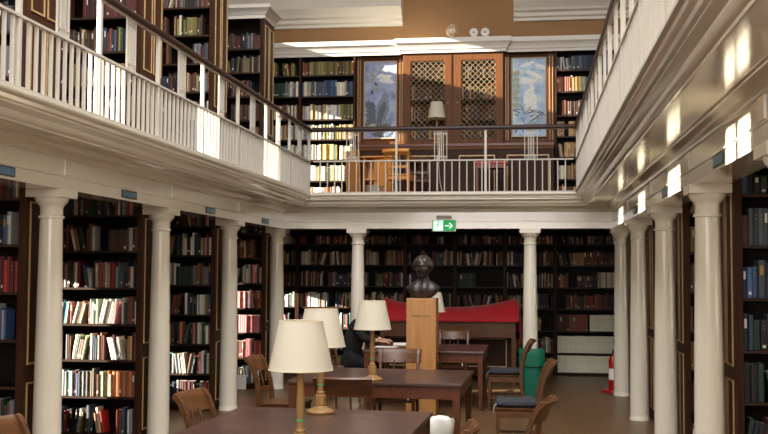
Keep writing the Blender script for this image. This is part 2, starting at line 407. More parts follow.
# ================================================================== books (collected now, linked at the end)
PAL = {'black': (26, 25, 28), 'navy': (34, 42, 70), 'dark green': (30, 58, 44), 'brown': (84, 56, 38), 'maroon': (78, 32, 32), 'red': (146, 42, 38), 'grey': (112, 112, 112),
       'cream': (216, 206, 180), 'white': (232, 230, 224), 'tan': (172, 136, 92), 'blue': (62, 86, 122), 'teal': (74, 132, 134), 'orange': (184, 112, 70), 'yellow': (188, 158, 88),
       'pink': (206, 128, 128), 'olive': (116, 108, 56), 'pale green': (150, 168, 130), 'rust': (132, 72, 48), 'slate': (70, 78, 88), 'pale grey': (176, 174, 168)}
MIX = ['black', 'navy', 'dark green', 'brown', 'maroon', 'red', 'grey', 'cream', 'white', 'tan', 'blue', 'slate', 'olive', 'pale grey', 'rust', 'black', 'slate', 'brown']
LIGHTMIX = ['white', 'cream', 'white', 'pink', 'rust', 'pale grey', 'teal', 'blue', 'tan', 'grey', 'black', 'maroon', 'white', 'cream', 'slate', 'orange', 'pale green', 'brown']
DARK = ['black', 'brown', 'maroon', 'dark green', 'slate', 'navy', 'brown', 'black', 'tan', 'rust', 'olive', 'grey', 'black', 'cream', 'maroon', 'brown']
ANTIQ = ['brown', 'brown', 'rust', 'black', 'brown', 'maroon', 'black', 'black', 'maroon', 'dark green', 'tan']
BRIGHT = ['red', 'cream', 'yellow', 'white', 'blue', 'teal', 'pink', 'orange', 'white', 'cream', 'tan', 'pale green', 'cream', 'white']
BM = {(k, j): mat('book_%s_%d' % (k.replace(' ', '_'), j), tuple(min(245, v*f_) for v in c), .55, var=.10, scale=25) for k, c in PAL.items() for j, f_ in enumerate((.74, 1.0, 1.22))}
PAGES = mat('book_pages', (222, 210, 184), .85, var=.08, scale=60)
LABELM = mat('book_label', (232, 228, 216), .6)
GOLDM = mat('book_gilding', (190, 150, 80), .35, metal=.5)
BOOKS = []
rnd = random.Random(11)
def fill(x0, x1, yf, z, hmax, pal, case, shelf, z0=None, gap=.06, wmin=.013, wmax=.034, lean=.09, hvar=.24, setp=.06, yset=None):
    x = x0+.006; 
    while x < x1-.012:
        if rnd.random() < gap:
            x += rnd.uniform(.04, .16); continue
        c = rnd.choice(pal); run = 1; same = rnd.random() < setp
        if same: run = rnd.randint(3, 8)
        sw = rnd.uniform(wmin, wmax); sh = hmax*(1-hvar*rnd.random())
        a = 0
        if not same and rnd.random() < lean and x < x1-.3:
            run = rnd.randint(2, 6); a = rnd.choice((-1, 1))*rnd.uniform(.10, .28)
        bx = x
        if a < 0: pass
        for _ in range(run):
            if not same: c = rnd.choice(pal); sw = rnd.uniform(wmin, wmax); sh = hmax*(1-hvar*rnd.random())
            wst = sw/math.cos(a) if a else sw
            ext = hmax*math.sin(abs(a))
            if bx+wst+ext+.004 > x1: break
            px = bx if a >= 0 else bx
            BOOKS.append(dict(off=hmax*math.sin(abs(a)), x=bx, w=sw, h=sh*(.93 if a else 1), d=rnd.uniform(.13, .17), y=yf+rnd.uniform(.0, .018), z=z, a=a, c=c, j=(2 if c == 'cream' else 1) if setp == 1 else rnd.choice((0, 1, 1, 2)), case=case, shelf=shelf,
                              lab=rnd.random(), s=rnd.random()))
            bx += wst+.0012
        x = bx+(hmax*math.sin(abs(a))+.003 if a else .0008)
        if bx == x0+.006 or run == 0: x += .02
def bookcase(label, X0, X1, Yf, depth, Z0, Z1, shelves, dividers=(), end=None, frames=(), cornice=False, group=None, plinth=.08, pcols=2, body=None, pmat=None):
    body = body or SHELFW; pmat = pmat or WALNUT
    t = thing('bookcase', ((X0+X1)/2, Yf+depth/2, Z0), label, 'bookcase', 0, group)
    cx, cy = (X0+X1)/2, Yf+depth/2
    def bld(mb, name, mt, par=t, bevel=0):
        o = mb.build(name, mt, par, bevel=bevel); return o
    T = .022
    def B(x0, x1, y0, y1, z0, z1, mb): mb.box(x0-cx, x1-cx, y0-cy, y1-cy, z0-Z0, z1-Z0); return mb
    mb = MB(); B(X0, X1, Yf+.30, Yf+depth, Z0, Z1-T, mb); B(X0, X0+T, Yf, Yf+.30, Z0, Z1-T, mb); B(X1-T, X1, Yf, Yf+.30, Z0, Z1-T, mb)
    B(X0, X1, Yf, Yf+depth, Z1-T, Z1, mb); B(X0+T, X1-T, Yf+.004, Yf+.30, Z0, Z0+shelves[0]-T, mb)
    bld(mb, 'carcass', body)
    for s in shelves:
        if s == shelves[0]: continue_ = True
        mb = MB(); B(X0+T, X1-T, Yf+.012, Yf+.30, Z0+s-T, Z0+s, mb); mb.mi = 1; B(X0+T, X1-T, Yf+.006, Yf+.0118, Z0+s-T, Z0+s, mb); bld(mb, 'shelf', [body, EDGEW])
    edges = [X0]+list(dividers)+[X1]
    for dx in dividers:
        mb = MB(); B(dx-.02, dx+.02, Yf-.006, Yf+.30, Z0+shelves[0], Z1-T, mb); bld(mb, 'divider', WALNUT)
    for sx in (X0, X1-.03):
        mb = MB(); B(sx, sx+.03, Yf-.012, Yf-.0005, Z0, Z1, mb); bld(mb, 'stile', pmat, bevel=.002)
    if end:
        sg = 1 if end == 'right' else -1; xe = X1 if sg > 0 else X0
        mb = MB(); B(min(xe, xe+sg*.028), max(xe, xe+sg*.028), Yf-.012, Yf+depth, Z0, Z1, mb)
        ep = bld(mb, 'end_panel', pmat, bevel=.003)
        xa, xb = xe+sg*.028, xe+sg*.038; mg = .055; cw = (depth-mg*(pcols+1))/pcols
        for k in range(pcols):
            ya = Yf+mg+k*(cw+mg); yb = ya+cw
            for (fz0, fz1) in frames:
                q = MB(); s = .014
                for (a0, a1, b0, b1) in ((ya, ya+s, fz0, fz1), (yb-s, yb, fz0, fz1), (ya+s, yb-s, fz0, fz0+s), (ya+s, yb-s, fz1-s, fz1)):
                    B(min(xa, xb), max(xa, xb), a0, a1, Z0+b0, Z0+b1, q)
                bld(q, 'panel_moulding', GILT, ep)
    if cornice:
        pr = [(0, 0), (.02, 0), (.02, .05), (.035, .06), (.05, .085), (.08, .115), (.115, .14), (.125, .145), (.125, .2), (0, .2)]
        # ring around the front and the end
        x1e = X1+.028 if end == 'right' else X1; x0e = X0-.028 if end == 'left' else X0
        lr = (1 if end == 'right' else 0); ll = (1 if end == 'left' else 0)
        R1 = [(x0e-ll*u-cx, Yf-.012-u-cy, Z1-Z0-.06+z) for u, z in pr]; R2 = [(x1e+lr*u-cx, Yf-.012-u-cy, Z1-Z0-.06+z) for u, z in pr]
        mb = MB()
        mb.loft([R1, R2])
        if end == 'right': mb.loft([R2, [(x1e+u-cx, Yf+depth-cy, Z1-Z0-.06+z) for u, z in pr]])
        if end == 'left': mb.loft([[(x0e-u-cx, Yf+depth-cy, Z1-Z0-.06+z) for u, z in pr], R1])
        B(x0e, x1e, Yf-.012, Yf+depth, Z1+.001, Z1+.138, mb)
        bld(mb, 'cornice', WHITE_FLAT)
    return edges
SHL = [.08, .455, .83, 1.20, 1.575, 1.955, 2.325]
CAPS = 2.54
LOWN = ['nearest, at the left picture edge', 'second from the camera', 'third from the camera', 'furthest']
SUNL = {}
lowY = [CY[3]-.13, CY[2]-.13, CY[1]-.13, CY[0]-.13]
casesL = ['the nearest lower left bookcase', 'the lower left bookcase beyond the first column', 'the lower left bookcase beyond the second column', 'the lower left bookcase beyond the third column']
lbl = ['tall dark bookcase under the left gallery at the left picture edge', 'tall dark bookcase seen between the first and second left columns',
       'tall dark bookcase seen between the second and third left columns', 'tall dark bookcase seen between the third left column and the corner column']
for k in range(4):
    y = lowY[k]
    bookcase(lbl[k], -5.80, -3.995, y, .62, .005, CAPS, SHL, end='right', frames=[(.12, .86), (1.0, 2.30)], group='bookcases under the left gallery', pcols=2)
    for si, s in enumerate(SHL):
        hm = .285 if si < 6 else .175
        x0 = -5.35
        pal = MIX if si in (0, 3, 4, 5, 6) else LIGHTMIX
        if k == 0: pal = MIX; x0 = -5.0
        if k == 1 and si == 3: pal = LIGHTMIX
        if k == 3 and si == 2: fill(-5.2, -4.02, y+.02, s+.006, .27, ['orange', 'rust', 'pink'], casesL[k], si, gap=.01, lean=0, setp=1, hvar=.06, wmin=.03, wmax=.04); continue
        if k == 3 and si in (3, 4): pal = ['white', 'cream', 'rust', 'pink', 'pale grey', 'navy']
        if k == 3 and si in (1,): pal = ['maroon', 'red', 'rust', 'pink']
        if k == 3 and si in (5,): pal = ['brown', 'brown', 'rust', 'tan', 'brown']
        if k == 0 and si == 4: pal = ['red', 'maroon', 'red']
        if k == 0 and si == 3: pal = ['blue', 'navy', 'blue', 'pale grey']
        if k == 0 and si == 2: continue
        fill(x0, -4.02, y+.02, s+.006, hm, pal, casesL[k], si, gap=.015 if k < 3 else .03)
# lower right stacks
lblR = ['tall dark bookcase at the right picture edge beyond the nearest full right column', 'tall dark bookcase seen between the two nearest right columns', 'tall dark bookcase seen in the gap right of the third right column', 'tall dark bookcase at the far end of the right row']
casesR = ['the lower right bookcase at the picture edge', 'the lower right bookcase between the columns', 'the third lower right bookcase', 'the furthest lower right bookcase']
for k in range(4):
    y = lowY[k]+.02
    bookcase(lblR[k], 1.47, 3.26, y, .62, .005, CAPS, SHL, end='left', frames=[(.12, .98), (1.08, 2.34)], group='bookcases under the right gallery')
    for si, s in enumerate(SHL):
        if k == 0: fill(1.50, 2.2, y+.02, s+.006, .28 if si < 6 else .175, ['black', 'navy', 'slate', 'dark green', 'maroon', 'blue', 'black'], casesR[k], si, gap=.05, lean=.05, wmin=.028, wmax=.05)
        else: fill(1.50, 2.05, y+.02, s+.006, .28 if si < 6 else .175, ['brown', 'tan', 'maroon', 'rust', 'black', 'olive'], casesR[k], si, gap=.03, lean=.05)
# upper left stacks
SHU = [.09+.375*k for k in range(7)]
upY = [8.0, 10.53, 13.05, 15.62]
lblU = ['dark panelled bookcase on the left gallery, nearest, blue sheen on its end', 'dark panelled bookcase on the left gallery, second from the camera', 'dark panelled bookcase on the left gallery, third from the camera', 'dark bookcase on the left gallery with its white cornice in view']
casesU = ['the nearest upper left bookcase', 'the second upper left bookcase', 'the third upper left bookcase', 'the upper left bookcase with the white cornice']
for k in range(4):
    y = upY[k]
    bookcase(lblU[k], -5.80, -4.15, y, .64, ZG+.004, 5.76, SHU, end='right', frames=[(.10, .92), (1.02, 2.72)], cornice=True, group='bookcases on the left gallery')
    for si, s in enumerate(SHU):
        pal = DARK+['grey', 'slate', 'black']
        if k == 1 and si == 4: pal = ['maroon', 'maroon']
        if k in (1, 2): pal = DARK if si != 4 or k == 2 else pal
        if si == 0: pal = BRIGHT
        fill(-5.6, -4.18, y+.02, ZG+s+.010, .27 if si < 6 else .26, pal, casesU[k], si, gap=.05)
# upper right stacks, glimpsed between the rails
for k, y in enumerate((9.55, 12.1, 15.3)):
    lb = ['dark bookcase on the right gallery glimpsed between the rail posts, nearest', 'dark bookcase on the right gallery glimpsed between the rail posts, middle one', 'dark bookcase on the right gallery glimpsed between the rail posts, furthest'][k]
    bookcase(lb, 1.62, 3.26, y, .45, ZG+.004, 5.5, SHU[:-1], end='left', frames=[(.10, .92), (1.02, 2.5)], group='bookcases on the right gallery')
    for si, s in enumerate(SHU[:-1]):
        fill(1.65, 2.6, y+.02, ZG+s+.010, .27, LIGHTMIX, 'the upper right bookcase', si, gap=.05)
# far wall, lower level
ex = [-5.0, -4.15, -3.08, -2.21, -1.33, -.46, .40, 1.46]
SHF = [.045, .38, .755, 1.13, 1.50, 1.88, 2.25]
nm = ['far wall bookcase behind the far left corner column', 'far wall bookcase left of the far row column', 'far wall bookcase behind the left far column', 'far wall bookcase directly behind the bronze bust',
      'far wall bookcase right of the bronze bust', 'far wall bookcase behind the right end of the red cloth', 'far wall bookcase beyond the right far column with cream sets at its foot']
cf = ['the far bookcase by the corner column', 'the far bookcase left of the far column', 'the far bookcase behind the left lamp', 'the far bookcase behind the bust', 'the far bookcase right of the bust', 'the far bookcase behind the red cloth', 'the far right bookcase']
for k in range(7):
    bookcase('dark '+nm[k], ex[k]+.002, ex[k+1]-.002, YW, .5, .005, 2.50, SHF, group='bookcases along the far wall below the gallery')
    for si, s in enumerate(SHF):
        z = s+.006
        if k == 6 and si in (0, 1):
            fill(ex[k]+.03, ex[k+1]-.03, YW+.02, z, .29, ['cream'], cf[k], si, gap=0, lean=0, setp=1, hvar=.02, wmin=.045, wmax=.05); continue
        if k == 6 and si == 2:
            fill(ex[k]+.03, .98, YW+.02, z, .28, ['rust', 'maroon'], cf[k], si, gap=0, lean=0, setp=1, hvar=.03, wmin=.03, wmax=.04)
            fill(.98, ex[k+1]-.03, YW+.02, z, .28, ['cream'], cf[k], si, gap=0, lean=0, setp=1, hvar=.02, wmin=.045, wmax=.05); continue
        pal = DARK+['tan', 'cream', 'tan', 'pale grey', 'rust', 'red']
        if k == 6 and si == 3: pal = ['rust', 'maroon', 'dark green', 'brown', 'rust']
        if k <= 1 and si in (2, 3): pal = LIGHTMIX
        if si == 6: hm = .165
        else: hm = .27
        if k == 4 and si == 4:
            fill(ex[k]+.03, -.95, YW+.02, z, hm, pal, cf[k], si, gap=.02); continue
        if k == 3 and si == 4:
            fill(ex[k]+.03, -1.95, YW+.02, z, hm, pal, cf[k], si, gap=.02); fill(-1.55, ex[k+1]-.12, YW+.02, z, hm*.9, ['black', 'white', 'slate'], cf[k], si, gap=.3, lean=.8); continue
        fill(ex[k]+.03, ex[k+1]-.03, YW+.02, z, hm, pal, cf[k], si, gap=.04)
# far wall, upper level
SHG = [.11, .49, .87, 1.235, 1.60, 2.02, 2.40]
bookcase('dark two-bay bookcase in the far left corner of the gallery, books sunlit low down', -4.72, -3.12, YW, .5, ZG+.004, 5.70, SHG, dividers=(-4.13,), group='bookcases against the far gallery wall')
bookcase('dark bookcase at the right end of the far gallery wall, right of the painting', .41, 1.62, YW, .5, ZG+.004, 5.70, SHG, group='bookcases against the far gallery wall')
for si, s in enumerate(SHG):
    z = ZG+s+.010
    pl = {0: ['cream', 'tan', 'orange', 'white'], 1: BRIGHT, 2: ['cream', 'white', 'pale grey', 'cream', 'yellow', 'teal'], 3: ['tan', 'cream', 'pale grey', 'brown', 'olive'], 4: ['tan', 'rust', 'brown', 'cream', 'olive', 'pale grey'], 5: ['cream', 'slate', 'dark green', 'blue', 'pale grey'], 6: ['maroon', 'olive', 'brown', 'yellow', 'olive', 'rust']}[si]
    hm = .28 if si < 6 else .25
    fill(-4.69, -4.16, YW+.02, z, hm, pl, 'the far left gallery bookcase, left bay', si, gap=.03, hvar=.15)
    fill(-4.10, -3.15, YW+.02, z, hm, pl, 'the far left gallery bookcase, right bay', si, gap=.03, hvar=.15, setp=.35)
    pr_ = {6: ['slate', 'pale grey', 'navy', 'slate', 'grey'], 5: ['cream', 'rust', 'teal', 'cream', 'yellow', 'tan']}.get(si, ['tan', 'cream', 'brown', 'tan', 'rust'])
    fill(.44, 1.59, YW+.02, z, hm, pr_, 'the far right gallery bookcase', si, gap=.03, hvar=.18, setp=.35)

# ================================================================== far gallery wall joinery
yj = YW
z0 = ZG
def sbox(name, label, cat, x0, x1, y0, y1, z0_, z1_, mt, bevel=.004):
    t = MB().box(x0-(x0+x1)/2, x1-(x0+x1)/2, y0-(y0+y1)/2, y1-(y0+y1)/2, 0, z1_-z0_).build(name, mt, bevel=bevel)
    t.location = ((x0+x1)/2, (y0+y1)/2, z0_); return tag(t, label, cat)
CT = 3.985
# long base cabinet with gilt-lined panels
bx0, bx1, by0, by1 = -3.10, .39, 17.86, WFY-.01
t = thing('base_cabinet', ((bx0+bx1)/2, by1, ZG), 'long dark wood base cabinet with gilt-lined panels across the far gallery wall', 'cabinet')
def LB(mb, x0, x1, y0, y1, za, zb): return mb.box(x0-(bx0+bx1)/2, x1-(bx0+bx1)/2, y0-by1, y1-by1, za-ZG, zb-ZG)
LB(MB(), bx0+.01, bx1-.01, by0+.03, by1, ZG, CT-.05).build('body', WALNUT, t)
LB(MB(), bx0, bx1, by0, by1, CT-.05, CT).build('worktop', mat('worktop_wood', (104, 58, 34), .35, var=.2, scale=4, coat=.2), t, bevel=.005)
LB(MB(), bx0+.01, bx1-.01, by0+.012, by0+.03, CT-.11, CT-.05).build('rail_moulding', OAKD, t, bevel=.003)
for (pa, pb) in ((-3.0, -2.30), (-2.12, -1.60), (-1.24, -.62), (-.42, .30)):
    mb = MB(); s = .02
    for (a0, a1, b0, b1) in ((pa, pa+s, 3.0, 3.78), (pb-s, pb, 3.0, 3.78), (pa+s, pb-s, 3.0, 3.0+s), (pa+s, pb-s, 3.78-s, 3.78)): LB(mb, a0, a1, by0+.018, by0+.03, b0, b1)
    mb.build('panel_moulding', GILT, t)
# wall panelling behind paintings (a continuous wood wall)
q = MB(); q.box(-3.12, -2.255, YW+.16, WFY, CT, 5.62); q.box(-.475, .41, YW+.16, WFY, CT, 5.62); struct(q.build('trim_6', OAKD))
def pilaster(x0, x1, lb):
    t = thing('pilaster', ((x0+x1)/2, YW+.16, CT), lb, 'pilaster', 0, 'wood pilasters of the far gallery wall')
    h = 5.62-CT; wv = (x1-x0)/2
    MB().box(-wv, wv, -.07, 0, .001, h).build('shaft', OAKD, t, bevel=.004)
    q = MB(); 
    for u in (-wv*.5, wv*.5-.006): q.box(u, u+.008, -.078, -.07, .1, h-.06)
    q.build('reeding', GILT, t)
pilaster(-3.11, -3.02, 'narrow wood pilaster between the far left bookcase and the left painting')
pilaster(-2.35, -2.26, 'narrow wood pilaster between the left painting and the grille cabinet')
pilaster(-.47, -.38, 'narrow wood pilaster between the grille cabinet and the right painting')
pilaster(.29, .40, 'narrow wood pilaster between the right painting and the far right bookcase')
# grille cabinet
gx0, gx1, gy = -2.25, -.48, YW-.07
t = thing('bookcase', ((gx0+gx1)/2, YW+.15, CT), 'tall oak bookcase with two brass lattice doors in the middle of the far gallery wall', 'bookcase')
gc = (gx0+gx1)/2
def GB(mb, x0, x1, y0, y1, za, zb): return mb.box(x0-gc, x1-gc, y0-YW-.15, y1-YW-.15, za-CT, zb-CT)
H_ = 5.615
mb = MB(); GB(mb, gx0, gx0+.04, gy, YW+.50, CT, H_); GB(mb, gx1-.04, gx1, gy, YW+.50, CT, H_); GB(mb, gx0+.04, gx1-.04, YW+.465, YW+.50, CT, H_); GB(mb, gx0+.04, gx1-.04, gy, YW+.465, H_-.06, H_); GB(mb, gx0+.04, gx1-.04, gy, YW+.465, CT+.001, CT+.06); GB(mb, gc-.06, gc+.06, gy, YW+.465, CT+.06, H_-.06)
mb.build('carcass', OAKD, t)
SHK = [CT+.06, CT+.46, CT+.83, CT+1.20]
for s in SHK[1:]:
    for (xa, xb) in ((gx0+.04, gc-.06), (gc+.06, gx1-.04)): GB(MB(), xa, xb, gy+.12, YW+.465, s-.02, s).build('shelf', SHELFW, t)
for side, (xa, xb) in (('left', (gx0+.01, gc-.02)), ('right', (gc+.02, gx1-.01))):
    mb = MB(); fr = .13; ya, yb = gy-.03, gy-.002; za, zb = CT+.03, H_-.03
    GB(mb, xa, xa+fr, ya, yb, za, zb); GB(mb, xb-fr, xb, ya, yb, za, zb); GB(mb, xa+fr, xb-fr, ya, yb, za, za+.08); GB(mb, xa+fr, xb-fr, ya, yb, zb-.10, zb)
    d = mb.build('door', OAKD, t, bevel=.004)
    g = MB(); X0, X1, Z0_, Z1_ = xa+fr-.002, xb-fr+.002, za+.078, zb-.098; st = .10
    def clip(c, sg):                       # line x = c + sg*z clipped to the opening
        pts = []
        for z in (Z0_, Z1_):
            x = c+sg*(z-Z0_)
            if X0 <= x <= X1: pts.append((x, z))
        for x in (X0, X1):
            z = Z0_+(x-c)/sg
            if Z0_ < z < Z1_: pts.append((x, z))
        return pts[:2] if len(pts) >= 2 else None
    n_ = int((X1-X0+Z1_-Z0_)/st)+2
    for i in range(-n_, n_*2):
        for sg in (1, -1):
            q = clip(X0+i*st, sg)
            if q:
                g.tube([(q[0][0]-gc, gy-.018-YW-.15+sg*.002, q[0][1]-CT), (q[1][0]-gc, gy-.018-YW-.15+sg*.002, q[1][1]-CT)], .0045, 5)
    g.build('grille', GRILLE, d)
    kb = MB().lathe([(.0, 0), (.014, .004), (.016, .014), (.010, .022), (0, .024)], n=12)
    ko = kb.build('knob', GILT, d, smooth=True); ko.rotation_euler = (R(90), 0, 0); ko.location = ((xb-fr/2 if side == 'left' else xa+fr/2)-gc, ya-YW-.15, .75)
    for si, s in enumerate(SHK):
        fill(gx0+.05 if side == 'left' else gc+.065, gx1-.05 if side == 'right' else gc-.065, gy+.17, s+.004, .28, ANTIQ, 'the grille bookcase behind the %s lattice door' % side, si, gap=.02, lean=.04, hvar=.2)
        for b in BOOKS[::-1]:
            if b['case'].startswith('the grille') and b['shelf'] == si: b['d'] = min(b['d'], .15)
            else: break
BOOKS[:] = [b for b in BOOKS if not (b['case'].startswith('the grille') and abs(b['x']-gc) < .1 and False)]
# cornice of the far gallery wall, stepping forward over the grille cabinet
PRC = [(0, 0), (.02, 0), (.024, .045), (.04, .06), (.05, .10), (.075, .14), (.10, .165), (.108, .17), (.108, .25), (0, .25)]
def far_cornice(path):
    # path: [(x, y_front)] ; builds mitred segments
    mb = MB(); rings = []
    n = len(path)
    for i, (x, y) in enumerate(path):
        ring = []
        for u, z in PRC:
            dx = 0
            if 0 < i < n-1:
                pv, nx = path[i-1], path[i+1]
                dys = (y-pv[1]) if abs(pv[0]-x) < 1e-6 else (nx[1]-y)
                # forward step (towards -y) on the left, back on the right
                if abs(pv[0]-x) < 1e-6: dx = -u if y < pv[1] else u
                elif abs(nx[0]-x) < 1e-6: dx = -u if nx[1] < y else u
            ring.append((x+dx, y-u, 5.622+z))
        rings.append(ring)
    mb.loft(rings)
    return mb
yc, ycf = YW-.01, YW-.105
o = far_cornice([(-5.6, yc), (-2.28, yc), (-2.28, ycf), (-.45, ycf), (-.45, yc), (2.9, yc)])
o.box(-5.6, 2.9, yc-.005, WFY, 5.7025, 5.87)
struct(o.build('trim_7', WHITE_FLAT))

# ---- paintings
def painting(x0, x1, z0_, z1_, label, seed, tint, var):
    t = thing('painting', ((x0+x1)/2, YW+.16, z0_), label, 'painting'); cx = (x0+x1)/2; w_ = x1-x0; h = z1_-z0_
    mb = MB(); f = .022
    for (a, b, c, d) in ((-w_/2, -w_/2+f, 0, h), (w_/2-f, w_/2, 0, h), (-w_/2+f, w_/2-f, 0, f), (-w_/2+f, w_/2-f, h-f, h)): mb.box(a, b, -.045, 0, c, d)
    mb.build('frame', mat('picture_frame', (176, 158, 132), .35, var=.1, scale=10), t, bevel=.003)
    M = bpy.data.materials.new('painted_sky'); M.use_nodes = True; n = M.node_tree.nodes; L = M.node_tree.links; b = n['Principled BSDF']; b.inputs['Roughness'].default_value = .3
    tc = n.new('ShaderNodeTexCoord'); nz = n.new('ShaderNodeTexNoise'); nz.inputs['Scale'].default_value = 5.5; nz.inputs['Detail'].default_value = 5; nz.noise_dimensions = '4D'; nz.inputs['W'].default_value = seed
    cr = n.new('ShaderNodeValToRGB'); L.new(tc.outputs['Object'], nz.inputs['Vector']); L.new(nz.outputs['Fac'], cr.inputs[0]); L.new(cr.outputs[0], b.inputs['Base Color'])
    cr.color_ramp.elements[0].position = .32; cr.color_ramp.elements[0].color = lin(tint[0]); cr.color_ramp.elements[1].position = .72; cr.color_ramp.elements[1].color = lin(tint[2])
    e_ = cr.color_ramp.elements.new(.5); e_.color = lin(tint[1])
    inner = w_/2-f
    c = MB().box(-inner, inner, -.03, -.005, f, h-f).build('canvas', M, t)
    rr = random.Random(seed); cnt = [0]
    pg = mat('painted_grey', (112, 128, 148), .35, var=.35, scale=22); pd = mat('painted_dark', (76, 84, 96), .35, var=.4, scale=25); pl = mat('painted_pale', (222, 226, 222), .35, var=.15, scale=25); pgr = mat('painted_green', (146, 156, 130), .35, var=.3, scale=25)
    def blob(cx_, cz, rx, rz, ang, mi, lay, jag=.12, n_=26, pts=None):
        P = []; cnt[0] += 1; lay = lay+cnt[0]*.012
        for k in range(n_):
            a = 2*PI*k/n_; r_ = 1+jag*(rr.random()-.5)*2; x = rx*r_*math.cos(a); z = rz*r_*math.sin(a)
            xx = cx_+x*math.cos(ang)-z*math.sin(ang); zz = cz+x*math.sin(ang)+z*math.cos(ang)
            P.append((max(-inner, min(inner, xx)), -.0312-lay*.0009, max(f, min(h-f, zz))))
        mbs.add(P, [tuple(range(n_))], mi)
    mbs = MB()
    if var == 0:      # a tall grey bird on a rock, pale branches above
        for q in range(5): blob(-inner+.09+rr.random()*.05, h*.42-q*.09, .08, .12, rr.random(), 1, 0, .3)
        for q in range(9): blob(rr.uniform(-.22, .22), f+.05+rr.random()*.22, .12, .07, rr.random(), rr.choice((0, 3, 1)), 1, .3)
        blob(.035, h*.36, .115, .27, -.22, 0, 2, .05); blob(.085, h*.545, .066, .075, 0, 0, 3, .04); blob(.02, h*.33, .055, .22, -.3, 1, 4, .08); blob(-.03, h*.16, .05, .13, -.35, 1, 5, .1)
        for q in range(7): blob(rr.uniform(0, .18), h*rr.uniform(.72, .9), .08, .035, rr.uniform(-.5, .5), 2, 2, .35)
        for q in range(9): blob(-.17+rr.random()*.1, h*(.6+q*.035), .028, .04, rr.random()*3, rr.choice((1, 3)), 3, .4)
    else:             # white bird over tangled reeds
        blob(.02, h*.46, .12, .2, .15, 2, 2, .08); blob(.05, h*.62, .05, .06, 0, 2, 3, .05)
        for q in range(30): blob(rr.uniform(-.24, .24), h*rr.uniform(.08, .36), rr.uniform(.03, .1), .012, rr.uniform(-1.3, 1.3), rr.choice((0, 1, 3, 1)), 4+q % 3, .2)
        for q in range(7): blob(rr.uniform(-.1, .22), h*rr.uniform(.68, .92), .11, .04, rr.uniform(-.4, .4), 2, 1, .3)
        for q in range(6): blob(-inner+.06, h*(.4+q*.08), .05, .07, rr.random()*3, 3, 1, .3)
    mbs.build('painted_bird', [pg, pd, pl, pgr], c)
    return t
painting(-2.985, -2.385, 4.14, 5.55, 'tall framed painting of a grey bird under a blue sky, left of the grille cabinet', 3, [(110, 124, 168), (150, 164, 202), (178, 186, 200)], 0)
painting(-.345, .265, 4.14, 5.55, 'tall framed painting of a pale bird over reeds, right of the grille cabinet', 8, [(120, 148, 186), (164, 194, 220), (214, 222, 190)], 1)

# ---- ornaments on the cornice
zt = 5.872
t = thing('shell_ornament', (-1.38, YW-.075, zt), 'ribbed pale shell-like ornament on top of the far cornice', 'ornament')
mb = MB(); rings = []
for k in range(13):
    a = k/12; z = .04+.22*a; rw = .105*math.sin(PI*min(1, .18+.72*a))**.8; ring = []
    for j in range(24):
        th = 2*PI*j/24; rib = 1+.10*math.cos(6*th); ring.append((rw*rib*math.cos(th), .62*rw*rib*math.sin(th), z))
    rings.append(ring)
mb.loft(rings); mb.build('shell', mat('shell_glaze', (232, 206, 170), .2, var=.2, scale=20, c2=(180, 150, 120)), t, smooth=True)
MB().lathe([(.06, .0), (.06, .012), (.04, .02), (.035, .05)], n=20).build('foot', WHITE_FLAT, t, smooth=True)
def roundel(x, label):
    t = thing('plaster_roundel', (x, YW-.075, zt), label, 'ornament', 0, 'small white roundels on the far cornice')
    MB().box(-.07, .07, -.035, .035, 0, .03).build('foot', WHITE_FLAT, t, bevel=.004)
    q = MB(); q.lathe([(.02, -.03), (.065, -.03), (.078, -.018), (.08, 0), (.078, .018), (.065, .03), (.05, .026), (.02, .022)], n=28)
    o = q.build('disc', mat('plaster', (238, 234, 226), .4, var=.05, scale=20), t, smooth=True); o.rotation_euler = (R(90), 0, 0); o.location = (0, 0, .102)
    q = MB().lathe([(.0, .0), (.018, .0), (.016, .012), (0, .016)], n=14); o2 = q.build('boss', PLQ, o, smooth=True); o2.location = (0, 0, .022)
roundel(-1.0, 'small white plaster roundel on the far cornice, the left of two'); roundel(-.80, 'small white plaster roundel on the far cornice, the right of two')

